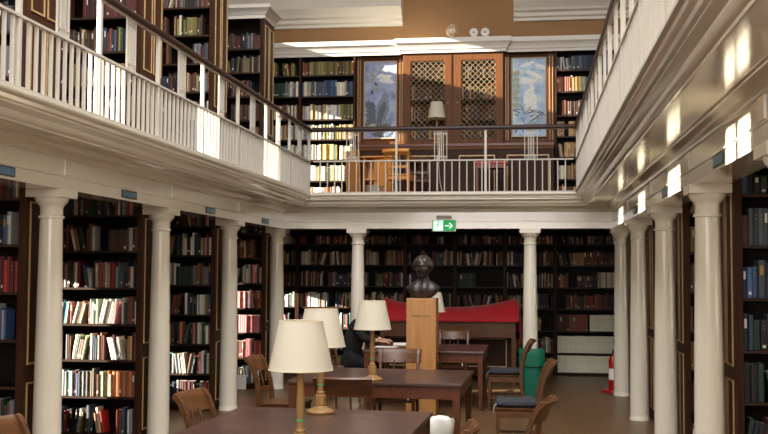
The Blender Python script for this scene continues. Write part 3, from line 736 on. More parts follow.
# ================================================================== lamps
def lamp(loc, label, shade_r=(.118, .175), sh=.262, zs=.503, group='desk lamps with cream shades', sticker=True):
    t = thing('desk_lamp', loc, label, 'lamp', 0, group)
    MB().lathe([(.095, 0), (.1, .006), (.1, .016), (.088, .026), (.07, .032), (.05, .04), (.036, .055)], n=32).build('base', LAMPW, t, smooth=True)
    MB().lathe([(.034, .054), (.04, .06), (.04, .125), (.033, .135)], n=8).build('block', LAMPW, t, bevel=.002)
    MB().lathe([(.024, .134), (.03, .14), (.03, .15), (.021, .158), (.019, .18), (.024, .23), (.023, .28), (.0175, zs-.06), (.022, zs-.05), (.022, zs-.04), (.013, zs-.03), (.010, zs+.02)], n=24).build('pole', LAMPW, t, smooth=True)
    if sticker: MB().lathe([(.0236, .195), (.0241, .198), (.0241, .204), (.0236, .207)], n=20, close=False).build('sticker_band', GSTICK, t, smooth=True)
    r0, r1 = shade_r; q = MB(); rings = []; n = 40
    th = .002
    prof = [(r1, 0), (r0, sh), (r0-th, sh), (r1-th, 0)]
    for r_, z in prof+[prof[0]]: rings.append([(r_*math.cos(2*PI*k/n), r_*math.sin(2*PI*k/n), zs-.03+z) for k in range(n)])
    q.loft(rings, cap=False); s = q.build('lamp_shade', SHADE, t, smooth=True)
    for r_, z in ((r1, zs-.03), (r0, zs-.03+sh)):
        q = MB(); q.tube([((r_-.001)*math.cos(2*PI*k/n), (r_-.001)*math.sin(2*PI*k/n), z) for k in range(n+1)], .0028, 6)
        q.build('shade_rim', mat('shade_trim', (222, 208, 178), .7), s)
    q = MB()
    for k in range(3): q.tube([(0, 0, zs+sh-.05), ((r0-.002)*math.cos(2*PI*k/3), (r0-.002)*math.sin(2*PI*k/3), zs-.03+sh-.004)], .0018, 5)
    q.build('shade_spider', STEEL, s)
    MB().lathe([(.011, zs), (.017, zs+.01), (.017, zs+.06), (.008, zs+.065), (.008, zs+.08), (.026, zs+.11), (.029, zs+.145), (.018, zs+.175), (0.001, zs+.185)], n=16).build('bulb_holder', WHITE_FLAT, t, smooth=True)
    return t
TZ = .75
LZ = TZ+.0
lamp((-1.24, 5.55, LZ), 'cream shaded oak desk lamp in the foreground, nearest and largest')
lamp((-1.49, 7.32, LZ), 'cream shaded oak desk lamp just behind the foreground lamp on the same table')
lamp((-1.47, 9.62, LZ), 'cream shaded oak desk lamp on the second table beside the seated person')
lamp((-1.33, 14.05, LZ), 'cream shaded desk lamp on the far table half hidden by the oak pedestal')
lamp((-1.63, 17.955, CT), 'cream shaded lamp on the gallery cabinet under the lattice doors', shade_r=(.105, .158), sh=.28, zs=.485, sticker=False)

# ================================================================== tables
def table(loc, w_, d_, label, rz=0):
    t = thing('reading_table', loc, label, 'table', rz, 'dark wood reading tables down the middle')
    MB().box(-w_/2, w_/2, -d_/2, d_/2, TZ-.032, TZ).build('tabletop', TABLETOP, t, bevel=.006)
    q = MB(); i = .022
    q.box(-w_/2+i, w_/2-i, -d_/2+i, -d_/2+i+.022, TZ-.145, TZ-.0325); q.box(-w_/2+i, w_/2-i, d_/2-i-.022, d_/2-i, TZ-.145, TZ-.0325)
    q.box(-w_/2+i, -w_/2+i+.022, -d_/2+i+.022, d_/2-i-.022, TZ-.145, TZ-.0325); q.box(w_/2-i-.022, w_/2-i, -d_/2+i+.022, d_/2-i-.022, TZ-.145, TZ-.0325)
    q.build('apron', TABLEW, t, bevel=.002)
    for sx in (-1, 1):
        for sy in (-1, 1):
            cx, cy = sx*(w_/2-i-.028), sy*(d_/2-i-.028)
            MB().taper((cx, cy, 0), (.045, .045), (cx, cy, TZ-.033), (.072, .072)).build('leg', TABLEW, t, bevel=.003)
    return t
table((-1.475, 6.20, 0), 1.44, 2.70, 'dark worn reading table in the foreground with two cream lamps on it', R(-2))
table((-1.42, 10.13, 0), 1.62, 1.36, 'dark reading table in the middle, one lamp standing on its left half', R(-1.5))
table((-1.38, 14.0, 0), 1.56, 1.38, 'dark reading table furthest back, by the bronze bust', 0)

# ================================================================== chairs
def make_chair(label, cushion=None, w_=.46, hb=.90, wood=None, spindles=2, seatm=None, group='wooden chairs with scrolled backs'):
    wd = wood or CHAIRW
    t = thing('dining_chair', (0, 0, 0), label, 'chair', 0, group)       # faces -y, back at +y
    hw = w_/2
    q = MB(); q.taper((0, -.01, .425), (w_-.03, .42), (0, -.01, .455), (w_, .44)); q.build('seat', seatm or wd, t, bevel=.008)
    q = MB(); q.box(-hw+.02, hw-.02, -.205, -.185, .365, .424); q.box(-hw+.01, -hw+.03, -.185, .18, .365, .424); q.box(hw-.03, hw-.01, -.185, .18, .365, .424); q.box(-hw+.03, hw-.03, .165, .185, .365, .424)
    q.build('seat_rail', wd, t, bevel=.002)
    for sx in (-1, 1):
        x = sx*(hw-.022)
        MB().taper((x, -.20, 0), (.026, .026), (x, -.19, .424), (.04, .04)).build('leg', wd, t, bevel=.003)
        # rear leg runs on as the back post: sabre curve below, swept back and scrolled at the top
        pts = [(x, .285, 0), (x, .245, .12), (x, .212, .26), (x, .20, .42), (x, .205, .55), (x, .225, .66), (x, .255, .76), (x, .29, .84), (x, .325, hb-.015), (x, .348, hb-.012)]
        MB().bar(pts, .034, [.034, .036, .04, .046, .042, .038, .036, .036, .034, .024], (1, 0, 0)).build('back_leg', wd, t, bevel=.004)
    # curved top rail, concave towards the sitter, rolled at the top
    rings = []
    n = 11
    for k in range(n):
        u = -1+2*k/(n-1); x = u*(hw+.012); c = .045*(1-u*u)
        sec = [(.255, .752), (.272, .79), (.300, .850), (.322, hb-.012), (.345, hb), (.360, hb-.014), (.350, hb-.034), (.322, .848), (.292, .785), (.274, .746)]
        rings.append([(x, y+c-.008, z) for y, z in sec])
    MB().loft(rings).build('top_rail', wd, t, smooth=True)
    rings = []
    for k in range(n):
        u = -1+2*k/(n-1); x = u*(hw-.035); c = .02*(1-u*u)
        rings.append([(x, y+c, z) for y, z in ((.20, .545), (.222, .545), (.228, .59), (.206, .59))])
    MB().loft(rings).build('cross_rail', wd, t, bevel=.002)
    for k in range(spindles):
        u = (k+1)/(spindles+1)*2-1; x = u*(hw-.05)
        MB().tube([(x, .232, .585), (x, .255, .66), (x, .287, .775)], [.008, .011, .008], 8).build('spindle', wd, t, smooth=True)
    for sx in (-1, 1):
        x = sx*(hw-.022); MB().bar([(x, -.178, .17), (x, .215, .17)], .018, .024, (1, 0, 0)).build('stretcher', wd, t)
    MB().bar([(-hw+.032, 0, .17), (hw-.032, 0, .17)], .018, .024, (0, 1, 0)).build('stretcher', wd, t)
    return t
def cushion(loc, rz, label):
    t = thing('seat_cushion', loc, label, 'cushion', rz, 'dark squab cushions tied on the chairs')
    q = MB(); rings = []
    for z, s in ((0, .86), (.010, .97), (.030, 1.02), (.052, .98), (.066, .84), (.071, .4)):
        ring = []
        for k in range(32):
            a = 2*PI*k/32; cc, ss = math.cos(a), math.sin(a); p_ = 2/5.0
            ring.append((.205*s*abs(cc)**p_*(1 if cc > 0 else -1), .20*s*abs(ss)**p_*(1 if ss > 0 else -1), z+.007*math.sin(3*a+1)*(1 if z > .03 else 0)))
        rings.append(ring)
    q.loft(rings); q.build('pad', NAVY, t, smooth=True)
    for sx in (-1, 1):
        q = MB().bar([(sx*.15, -.195, .03), (sx*.155, -.222, .012), (sx*.158, -.2265, -.06)], .018, .003, (1, 0, 0)); q.build('tie', TAG if sx > 0 else NAVY, t)
    return t
CH0 = make_chair('curved oak chair at the left picture edge, only its scrolled top showing')
CH0.location = (-2.72, 5.62, 0); CH0.rotation_euler = (0, 0, R(84))
def chair(x, y, face, label): return dup(CH0, (x, y, 0), R(face), label)
# face: rotation; 0 = sitter looks to -y ; 90 = looks to +x ; -90 = looks to -x ; 180 = looks to +y
G_ = CH0['group']
chair(-2.09, 7.17, 82, 'curved oak chair at the left side of the foreground table')
chair(-2.46, 10.28, 86, 'curved oak chair at the left end of the middle table, sunlit shelves behind')
chair(-1.53, 8.72, 180, 'oak chair with its back to the camera, at the near side of the middle table')
chair(-1.46, 11.28, 0, 'oak chair facing the camera behind the middle table, left of the oak pedestal')
chair(-1.16, 15.45, 0, 'oak chair facing the camera at the far side of the furthest table')
chair(-.34, 13.60, -90, 'oak chair with dark cushion at the right end of the furthest table')
chair(-.14, 10.35, -88, 'oak chair with blue-grey cushion to the right of the middle table')
chair(-.22, 7.30, -100, 'oak chair in the right foreground, its curved top turned to the camera')
chair(-.68, 5.92, -90, 'oak chair at the right side of the foreground table, only one scroll showing')
def seatcush(x, y, face, label):
    cushion((x, y, .457), R(face), label)
seatcush(-1.46, 11.27, 0, 'dark squab cushion on the chair behind the middle table')
seatcush(-1.16, 15.44, 0, 'dark squab cushion on the chair behind the furthest table')
seatcush(-.35, 13.60, -90, 'dark squab cushion with white tag on the chair at the far table end')
seatcush(-.15, 10.35, -88, 'blue-grey squab cushion with white tag on the chair right of the middle table')

# ================================================================== figures
def head_mesh(mb, c, s, n=48, mrows=44, relief=1.0):
    """head facing -y, centre c, height .235*s"""
    def G(a, b, wa, wb, x, y): return math.exp(-((x-a)/wa)**2-((y-b)/wb)**2)
    rings = []
    for i in range(1, mrows):
        ph = PI*i/mrows; zz = math.cos(ph); ring = []
        for k in range(n):
            th = 2*PI*k/n; x = math.sin(ph)*math.sin(th); y = -math.sin(ph)*math.cos(th)
            rx, ry, rz = .074, .094, .118
            if zz < 0: rx *= 1-.30*zz*zz*1.1; ry *= 1-.08*zz*zz
            px, py, pz = x*rx, y*ry, zz*rz
            if y < 0:
                fx = px/.074; fz = pz/.118
                d = 0
                d -= .024*G(0, -.16, .16, .17, fx, fz)+.010*G(0, .08, .12, .22, fx, fz)
                d += .012*(G(-.40, .06, .2, .12, fx, fz)+G(.40, .06, .2, .12, fx, fz))
                d -= .006*(G(-.40, .05, .11, .06, fx, fz)+G(.40, .05, .11, .06, fx, fz))
                d -= .006*(G(-.38, .22, .28, .07, fx, fz)+G(.38, .22, .28, .07, fx, fz))
                d -= .008*G(0, -.43, .26, .045, fx, fz)+.007*G(0, -.53, .22, .045, fx, fz)
                d += .006*G(0, -.48, .3, .02, fx, fz)
                d -= .012*G(0, -.80, .3, .14, fx, fz)
                d -= .005*(G(-.6, -.2, .25, .22, fx, fz)+G(.6, -.2, .25, .22, fx, fz))
                py += d*relief
            ring.append((c[0]+px*s, c[1]+py*s, c[2]+pz*s))
        rings.append(ring)
    mb.loft(rings)
    for sx in (-1, 1):
        r2 = []
        for k in range(7):
            a = k/6; r_ = .017*math.sin(PI*(.12+.8*a)); r2.append([(c[0]+s*sx*(.068+.012*math.sin(PI*a)+.004*math.cos(t)), c[1]+s*(.012+r_*.8*math.cos(t)), c[2]+s*(-.035+.06*a)+s*.002*math.sin(t)) for t in [2*PI*j/10 for j in range(10)]])
        mb.loft(r2)
def ell(c, rx, ry, z, n=40, p=2.0, tilt=0, fy=0):
    r_ = []
    for k in range(n):
        a = 2*PI*k/n; cc, ss = math.cos(a), math.sin(a)
        x = rx*abs(cc)**(2/p)*(1 if cc >= 0 else -1); y = ry*abs(ss)**(2/p)*(1 if ss >= 0 else -1)
        r_.append((c[0]+x, c[1]+y, z+tilt*y+fy*abs(x)))
    return r_
# oak pedestal with the bronze bust
PX, PY, PT = -1.322, 12.70, 1.44
t = thing('pedestal', (PX, PY, 0), 'tall plain light oak pedestal with faint lettering, carrying the bronze bust', 'pedestal')
MB().box(-.180, .180, -.18, .18, .03, PT).build('shaft', OAKL, t, bevel=.006)
MB().box(-.165, .165, -.165, .165, 0, .03).build('plinth', WALNUT, t)
q = MB(); rr = random.Random(4); x = -.105                       # worn engraved name: strokes only, it cannot be read
while x < .105:
    wv = rr.uniform(.008, .014); z_ = 1.215; hh = .034 if x < -.09 or abs(x) < .006 else rr.choice((.022, .022, .032))
    q.box(x, x+.0045, -.1835, -.1795, z_, z_+hh)
    if rr.random() < .7: q.box(x+.003, x+wv-.003, -.1835, -.1795, z_+rr.choice((0, .015)), z_+.022)
    if rr.random() < .5: q.box(x+wv-.003, x+wv-.0005, -.1835, -.1795, z_, z_+.016)
    x += wv+.004
q.build('engraved_name', mat('engraving', (128, 98, 48), .4), t)
q = MB(); c = (0, 0)
# chest and shoulders, cut in a curve below
secs = [(.0, .10, .085, 0, .02), (.02, .135, .10, 0, .05), (.055, .175, .115, .0, .06), (.10, .205, .12, .0, .02), (.135, .212, .118, .005, -.05), (.165, .200, .108, .01, -.12), (.19, .165, .095, .015, -.14), (.21, .115, .08, .015, -.1), (.228, .075, .066, .012, -.03), (.25, .066, .062, .006, 0), (.28, .066, .066, -.002, 0), (.30, .066, .066, -.004, 0), (.34, .05, .05, -.004, 0)]
rings = []
for z, rx, ry, cy, dr in secs:
    rings.append([(x_, y_+cy-.012*math.sin(5*x_/.1)*(1 if z < .2 else 0)*(1 if y_ < 0 else 0), z_) for x_, y_, z_ in ell((0, 0), rx, ry, z, p=2.3, fy=dr)])
q.loft(rings)
head_mesh(q, (0, -.03, .37), 1.2, relief=1.5)
bust = q.build('bronze_bust', BRONZE, smooth=True); bust.location = (PX+.005, PY, PT+.001); bust.rotation_euler = (0, 0, R(-4))
tag(bust, 'dark bronze bust of a woman with parted hair on the oak pedestal', 'bust')
# hair of the bust: parted waves swept to a low bun
def hair_cap(q, c, rx, ry, rz, front, side, back, wave=.03, part=.010):
    rings = []
    for i in range(1, 17):
        ring = []
        for k in range(56):
            th = 2*PI*k/56; f_ = max(0, math.cos(th)); sd = abs(math.sin(th))
            pm = front*f_**3+side*(1-f_**3) if math.cos(th) > 0 else side+(back-side)*(-math.cos(th))
            ph = pm*i/16; t_ = i/16
            wv = 1+wave*math.cos(11*th+7*ph)*t_
            tuck = 1-.10*max(0, t_-.85)/.15
            x = math.sin(ph)*math.sin(th)*rx*wv*tuck; y = -math.sin(ph)*math.cos(th)*ry*wv*tuck; z = math.cos(ph)*rz
            z -= part*math.exp(-(x/.014)**2)*(1 if math.cos(th) > -.2 else 0)
            ring.append((c[0]+x, c[1]+y, c[2]+z))
        rings.append(ring)
    q.loft(rings)
q = MB(); hair_cap(q, (0, -.012, .385), .130, .134, .140, .37*PI, .60*PI, .68*PI, .035, .02)
q.loft([ell((0, .115), .05*math.sin(PI*(.1+.8*k/6))+.004, .045*math.sin(PI*(.1+.8*k/6))+.004, .36+.085*k/6, 20) for k in range(7)])
q.build('hair', BRONZE, bust, smooth=True)

def skin_mesh(name, joints, edges, mt, parent=None, sub=2, extra=None):
    me = bpy.data.meshes.new(name); me.from_pydata([j[0] for j in joints], edges, []); me.update()
    o = bpy.data.objects.new(name, me); COL.objects.link(o)
    sk = o.modifiers.new('skin', 'SKIN'); sk.use_smooth_shade = True
    ss = o.modifiers.new('sub', 'SUBSURF'); ss.levels = sub; ss.render_levels = sub
    for i, j in enumerate(joints):
        r_ = j[1]; me.skin_vertices[0].data[i].radius = (r_, r_) if not isinstance(r_, tuple) else r_
    me.skin_vertices[0].data[0].use_root = True
    dg = bpy.context.evaluated_depsgraph_get(); ev = o.evaluated_get(dg); m2 = bpy.data.meshes.new_from_object(ev, depsgraph=dg)
    o.modifiers.clear(); o.data = m2; m2.materials.clear()
    vs = [v.co.copy() for v in m2.vertices]; fs = [tuple(p.vertices) for p in m2.polygons]
    bpy.data.objects.remove(o)
    mb = MB(); mb.add(vs, fs)
    if extra: extra(mb)
    return mb.build(name, mt, parent, smooth=True)
# seated reader in black, built facing -y and turned to face +x
PR = (-2.44, 14.16, 0)
def fingers(mb, wrist, side, dirv=(0, -1, -.12)):
    dv = Vector(dirv).normalized(); lat = Vector((side, 0, 0)); w0 = Vector(wrist)
    palm_end = w0+dv*.085
    mb.loft([[w0+dv*a*.085+lat*cx*wd+Vector((0, 0, cz*.014)) for cx, cz in ((-1, -.7), (0, -1), (1, -.7), (1, .7), (0, 1), (-1, .7))] for a, wd in ((-.1, .022), (.3, .034), (.7, .040), (1.0, .038))])
    for i, (u, ln) in enumerate(((-.030, .062), (-.010, .072), (.010, .068), (.029, .054))):
        b = palm_end+lat*u; a1 = b+dv*ln*.45+Vector((0, 0, .002)); a2 = a1+(dv+Vector((0, 0, -.45))).normalized()*ln*.32; a3 = a2+(dv+Vector((0, 0, -.8))).normalized()*ln*.25
        mb.tube([b-dv*.02, b, a1, a2, a3], [.0088, .009, .0085, .0078, .0055], 8)
    b = w0+dv*.025-lat*.026; mb.tube([b+lat*.01, b-lat*.014+dv*.018, b-lat*.024+dv*.042, b-lat*.020+dv*.062], [.011, .011, .0095, .007], 8)
J = [((0, .02, .56), .095), ((0, .0, .72), .09), ((0, -.05, .90), .10), ((0, -.09, 1.00), .07), ((0, -.125, 1.06), .05), ((0, -.15, 1.12), .05),
     ((.10, .0, .53), .065), ((.11, -.39, .46), .045), ((.11, -.37, .12), .042), ((.11, -.40, .055), .035), ((.11, -.52, .035), .03),
     ((-.10, .0, .53), .065), ((-.11, -.39, .46), .045), ((-.11, -.37, .12), .042), ((-.11, -.40, .055), .035), ((-.11, -.52, .035), .03),
     ((.16, -.07, .98), .042), ((.22, -.18, .82), .034), ((.15, -.37, .805), .027),
     ((-.16, -.07, .98), .042), ((-.22, -.18, .82), .034), ((-.15, -.37, .805), .027)]
E_ = [(0, 1), (1, 2), (2, 3), (3, 4), (4, 5), (0, 6), (6, 7), (7, 8), (8, 9), (9, 10), (0, 11), (11, 12), (12, 13), (13, 14), (14, 15), (3, 16), (16, 17), (17, 18), (3, 19), (19, 20), (20, 21)]
def ex_(mb):
    head_mesh(mb, (0, -.19, 1.205), 1.0)
    fingers(mb, (.15, -.37, .803), 1); fingers(mb, (-.15, -.37, .803), -1)
person = skin_mesh('person', J, E_, SKIN, extra=ex_)
person.scale = (1.03, 1.03, 1.03); person.location = PR; person.rotation_euler = (0, 0, R(90))
tag(person, 'person in a black coat sitting bent over papers at the furthest table, behind a lamp', 'person')
cj = [((0, .02, .58), .13), ((0, .01, .72), .15), ((0, -.05, .92), .155), ((0, -.09, 1.01), .095), ((0, -.115, 1.05), .068),
      ((.17, -.07, .99), .075), ((.23, -.18, .83), .062), ((.16, -.34, .81), .042), ((-.17, -.07, .99), .075), ((-.23, -.18, .83), .062), ((-.16, -.34, .81), .042)]
skin_mesh('coat', cj, [(0, 1), (1, 2), (2, 3), (3, 4), (3, 5), (5, 6), (6, 7), (3, 8), (8, 9), (9, 10)], BLACKCL, person)
tj = [((0, .02, .545), .125), ((.10, -.02, .545), .10), ((.11, -.37, .465), .066), ((.11, -.375, .12), .058), ((-.10, -.02, .545), .10), ((-.11, -.37, .465), .066), ((-.11, -.375, .12), .058)]
skin_mesh('trousers', tj, [(0, 1), (1, 2), (2, 3), (0, 4), (4, 5), (5, 6)], BLACKCL, person)
for s in (1, -1):
    q = MB(); q.loft([ell((s*.11, -.44), .042, .13*f_, z, 24, 2.6) for z, f_ in ((0, .96), (.02, 1.0), (.05, .97), (.075, .8))]); q.build('shoe', BLACKP, person, smooth=True)
q = MB(); hair_cap(q, (0, -.182, 1.208), .086, .106, .130, .34*PI, .62*PI, .74*PI)
q.build('hair', HAIR, person, smooth=True)
chair(-2.50, 14.16, 90, 'oak chair under the seated person in black')

# ================================================================== things on and by the tables
def slab(name, loc, dx, dy, dz, mt, label, cat, rz=0, group=None, parts=None):
    o = MB().box(-dx/2, dx/2, -dy/2, dy/2, 0, dz).build(name, mt, bevel=min(.002, dz/3)); o.location = loc; o.rotation_euler = (0, 0, R(rz)); return tag(o, label, cat, group)
def paper_sheets(loc, rz, label):
    q = MB(); rr = random.Random(int(loc[0]*100))
    for k in range(5):
        a = rr.uniform(-.25, .25); q.xf = Matrix.Rotation(a, 4, 'Z'); q.box(-.105, .105, -.148, .148, k*.0022, k*.0022+.0018)
    q.xf = None
    o = q.build('paper_stack', PAPER); o.location = loc; o.rotation_euler = (0, 0, R(rz)); return tag(o, label, 'papers')
paper_sheets((-1.93, 13.84, TZ+.001), 80, 'loose white papers spread on the furthest table before the seated person')
# open book
t = thing('open_book', (-1.78, 14.36, TZ+.0015), 'open book lying on the furthest table by the papers', 'book', R(95))
MB().box(-.17, .17, -.12, .12, 0, .004).build('cover', BM[('tan', 1)], t)
for s in (-1, 1):
    MB().loft([[(s*x, y, z) for x, z in ((.0, .0045), (.16, .0045), (.16, .012), (.11, .022), (.05, .027), (.005, .017))] for y in (-.115, .115)]).build('page_block', PAPER, t)
# waste bin with a liner
t = thing('waste_bin', (-.845, 9.0, 0), 'waste bin with a white plastic liner standing by the right legs of the middle table', 'bin')
MB().lathe([(.105, 0), (.11, .004), (.138, .455), (.142, .46), (.134, .46), (.130, .445), (.10, .012)], n=32, close=False).build('bin_body', mat('bin_grey_brown', (120, 108, 92), .5), t, smooth=True)
q = MB(); rr = random.Random(5); rings = []
for r_, z in ((.118, .25), (.131, .46), (.146, .485), (.168, .50), (.184, .47), (.178, .36), (.162, .25)):
    rings.append([((r_+.006*math.sin(7*a+z*30)+rr.uniform(-.003, .003))*math.cos(a), (r_+.006*math.sin(7*a+z*30))*math.sin(a), z+.008*math.sin(5*a+2)+rr.uniform(-.004, .004)) for a in [2*PI*k/40 for k in range(40)]])
q.loft(rings, cap=False); o = q.build('bin_liner', BAG, t, smooth=True); so = o.modifiers.new('s', 'SOLIDIFY'); so.thickness = .0015
# green bin by the far column
t = thing('recycling_bin', (.0, 15.03, 0), 'bright green plastic bin with a folded-over green rim, in front of the right far column', 'bin')
q = MB(); q.loft([ell((0, 0), .118, .108, 0, 36, 4), ell((0, 0), .12, .11, .01, 36, 4), ell((0, 0), .145, .135, .45, 36, 4)]); q.build('bin_body', GREENB, t, smooth=True)
q = MB(); rr = random.Random(9); rings = []
for rx, ry, z in ((.155, .145, .43), (.182, .158, .44), (.188, .162, .50), (.182, .160, .58), (.186, .164, .655), (.18, .16, .672), (.168, .15, .668), (.16, .14, .60)):
    rings.append([(x*(1+.02*math.sin(9*k)), y*(1+.02*math.sin(7*k)), z_+.006*math.sin(k*1.3)) for k, (x, y, z_) in enumerate(ell((0, 0), rx, ry, z, 36, 4))])
q.loft(rings, cap=False); o = q.build('bin_liner', GREENB, t, smooth=True); so = o.modifiers.new('s', 'SOLIDIFY'); so.thickness = .003
# fire extinguisher on a red stand
t = thing('fire_extinguisher', (1.19, 15.84, .046), 'red fire extinguisher with white label beside the far right corner column', 'fire extinguisher')
MB().lathe([(.0, 0), (.062, 0), (.066, .008), (.066, .40), (.06, .44), (.042, .475), (.022, .49), (.02, .51)], n=28).build('cylinder', EXR, t, smooth=True)
MB().lathe([(.0668, .14), (.067, .142), (.067, .30), (.0668, .302)], n=28, close=False).build('printed_label', PAPER, t, smooth=True)
q = MB(); q.lathe([(.016, .51), (.016, .54), (.01, .55)], n=14); q.box(-.012, .012, -.075, .03, .55, .562); q.box(-.012, .012, -.07, .0, .575, .585); q.build('valve_handle', BLACKP, t)
MB().lathe([(.0, .0), (.018, .0), (.018, .008), (0, .009)], (0, -.022, .525), 12).build('pressure_gauge', STEEL, t)
MB().tube([(.02, 0, .53), (.06, -.01, .52), (.082, -.02, .44), (.084, -.02, .3), (.08, -.02, .2)], .009, 8).build('hose', BLACKP, t, smooth=True)
o = MB().lathe([(.0, 0), (.165, 0), (.17, .012), (.165, .03), (.12, .04), (.08, .045), (.0, .045)], n=32).build('extinguisher_stand', EXR, smooth=True); o.location = (1.19, 15.84, 0)
tag(o, 'round red plastic stand on the floor under the fire extinguisher', 'stand')
# white board leaning against the furthest left bookcase
o = MB().box(-.085, .085, -.004, .004, 0, .22).build('leaning_card', PAPER); o.location = (-4.30, 15.14, 0.003); o.rotation_euler = (R(-14), 0, R(12)); tag(o, 'white card leaning on the floor against the furthest lower left bookcase', 'card')

# ---- long display table with the red cloth
tx0, tx1, ty0, ty1, tz = -2.42, -.22, 16.40, 16.98, 1.00
t = thing('display_table', ((tx0+tx1)/2, (ty0+ty1)/2, 0), 'long dark wood display table under the red cloth behind the bust', 'table')
hx, hy = (tx1-tx0)/2, (ty1-ty0)/2
MB().box(-hx, hx, -hy, hy, tz-.03, tz).build('tabletop', CHAIRW, t, bevel=.004)
MB().box(-hx+.03, hx-.03, -hy+.03, hy-.03, tz-.26, tz-.031).build('apron', CHAIRW, t, bevel=.003)
for sx in (-1, 1):
    for sy in (-1, 1): MB().taper((sx*(hx-.06), sy*(hy-.06), 0), (.06, .06), (sx*(hx-.06), sy*(hy-.06), tz-.261), (.08, .08)).build('leg', CHAIRW, t, bevel=.003)
bp = MB().box(-hx+.10, hx-.10, hy-.05, hy-.02, .1, tz-.262).build('back_panel', WALNUT, t)
for (a, b) in ((-.98, -.08), (.06, .92)):
    q = MB(); s = .016
    for (x0, x1, z0_, z1_) in ((a, a+s, .24, .70), (b-s, b, .24, .70), (a+s, b-s, .24, .24+s), (a+s, b-s, .70-s, .70)): q.box(x0, x1, hy-.062, hy-.0505, z0_, z1_)
    q.build('panel_moulding', GILT, bp)
# bookstand peaks that hold the cloth up at both ends
for sx, lb in ((-1, 'upright wooden book rest under the left end of the red cloth'), (1, 'upright wooden book rest under the right end of the red cloth')):
    o = MB().taper((0, 0, 0), (.16, .16), (0, .02, .24), (.06, .03)).build('book_rest', WALNUT); o.location = ((tx0+tx1)/2+sx*(hx-.10), ty1-.14, tz+.001); tag(o, lb, 'book rest')
q = MB(); NX, rows = 64, []
cxm = (tx0+tx1)/2
for i in range(NX+1):
    u = -1+2*i/NX; x = u*(hx+.02); pk = .18+.165*abs(u)**2.2 if abs(u) < .93 else .345-.9*(abs(u)-.93)*1.5
    fold = .008*math.sin(13*u)+.005*math.sin(29*u+1)
    prof = [(-hy-.012, -.02), (-hy-.008, .012), (-hy+.03, .018), (-hy+.14+fold, .05+.25*pk), (-hy+.26, .06+.55*pk+fold), (hy-.20, .9*pk+.02), (hy-.14, pk+.012), (hy-.08, pk-.01+fold*.3), (hy-.02, .55*pk), (hy+.012, .02), (hy+.02, -.2+fold)]
    rows.append([(cxm+x+fold*.3, (ty0+ty1)/2+y, tz+z+.004) for y, z in prof])
vs = [p for r_ in rows for p in r_]; npf = len(rows[0])
q.add(vs, [(i*npf+j, (i+1)*npf+j, (i+1)*npf+j+1, i*npf+j+1) for i in range(NX) for j in range(npf-1)])
# tail hanging off the right end
tl = []
for k in range(9):
    a = k/8; z = tz+.345-.9*.07*1.5-a*.62
    tl.append([(cxm+hx+.022+.018*math.sin(3*a+j)+.03*a, (ty0+ty1)/2+hy-.14+(j/6-.5)*(.12+.1*math.sin(PI*a)), z if j % 6 else z+.01) for j in range(7)])
vs = [p for r_ in tl for p in r_]
q.add(vs, [(i*7+j, (i+1)*7+j, (i+1)*7+j+1, i*7+j+1) for i in range(8) for j in range(6)])
o = q.build('cloth', RED, smooth=True); so = o.modifiers.new('s', 'SOLIDIFY'); so.thickness = .004; so.offset = 1
tag(o, 'deep red velvet cloth draped over the display table, its ends peaked', 'cloth')

# ================================================================== exit sign and shelf plaques
ey = Y4-.13-.001
t = thing('exit_sign', (-1.275, ey-.03, 2.355), 'green and white emergency exit sign with running figure and arrow, over the far columns', 'sign')
MB().box(-.175, .175, -.022, .022, 0, .175).build('sign_box', WHITE_FLAT, t, bevel=.004)
MB().box(-.165, .165, -.0245, -.0225, .01, .165).build('green_panel', EXG, t)
MB().box(-.152, -.012, -.0265, -.0246, .016, .159).build('white_panel', EXW, t)
q = MB()
def st(pts, r_): q.tube([(x, -.0272, z) for x, z in pts], r_, 6)
q.lathe([(.0, -.001), (.0105, -.001), (.0105, .001), (0, .001)], (0, 0, 0), 14) if False else None
ringp = [(-.080+.011*math.cos(2*PI*k/16), -.0268, .133+.011*math.sin(2*PI*k/16)) for k in range(16)]; q.poly(ringp, (0, -.0012, 0))
st([(-.084, .118), (-.09, .085)], .009); st([(-.09, .085), (-.07, .068), (-.066, .045)], .0055); st([(-.09, .085), (-.104, .062), (-.124, .056)], .0055)
st([(-.082, .115), (-.062, .105), (-.052, .115)], .004); st([(-.086, .115), (-.108, .108), (-.114, .09)], .004)
q.box(-.044, -.038, -.028, -.0266, .03, .15); q.box(-.14, -.135, -.028, -.0266, .03, .15); q.box(-.135, -.044, -.028, -.0266, .145, .15)
q.build('running_figure', EXG, t)
q = MB(); q.poly([(.02, -.0246, .078), (.085, -.0246, .078), (.085, -.0246, .092), (.02, -.0246, .092)], (0, -.002, 0))
q.poly([(.072, -.0246, .125), (.092, -.0246, .125), (.132, -.0246, .085), (.092, -.0246, .045), (.072, -.0246, .045), (.110, -.0246, .085)], (0, -.0021, 0)); q.build('arrow', EXW, t)
q = MB(); q.box(-.11, .11, -.018, .029, .19, .235); q.box(-.07, -.06, -.004, .004, .175, .19); q.box(.06, .07, -.004, .004, .175, .19); q.build('bracket', mat('bracket_beige', (178, 164, 140), .4), t, bevel=.003)
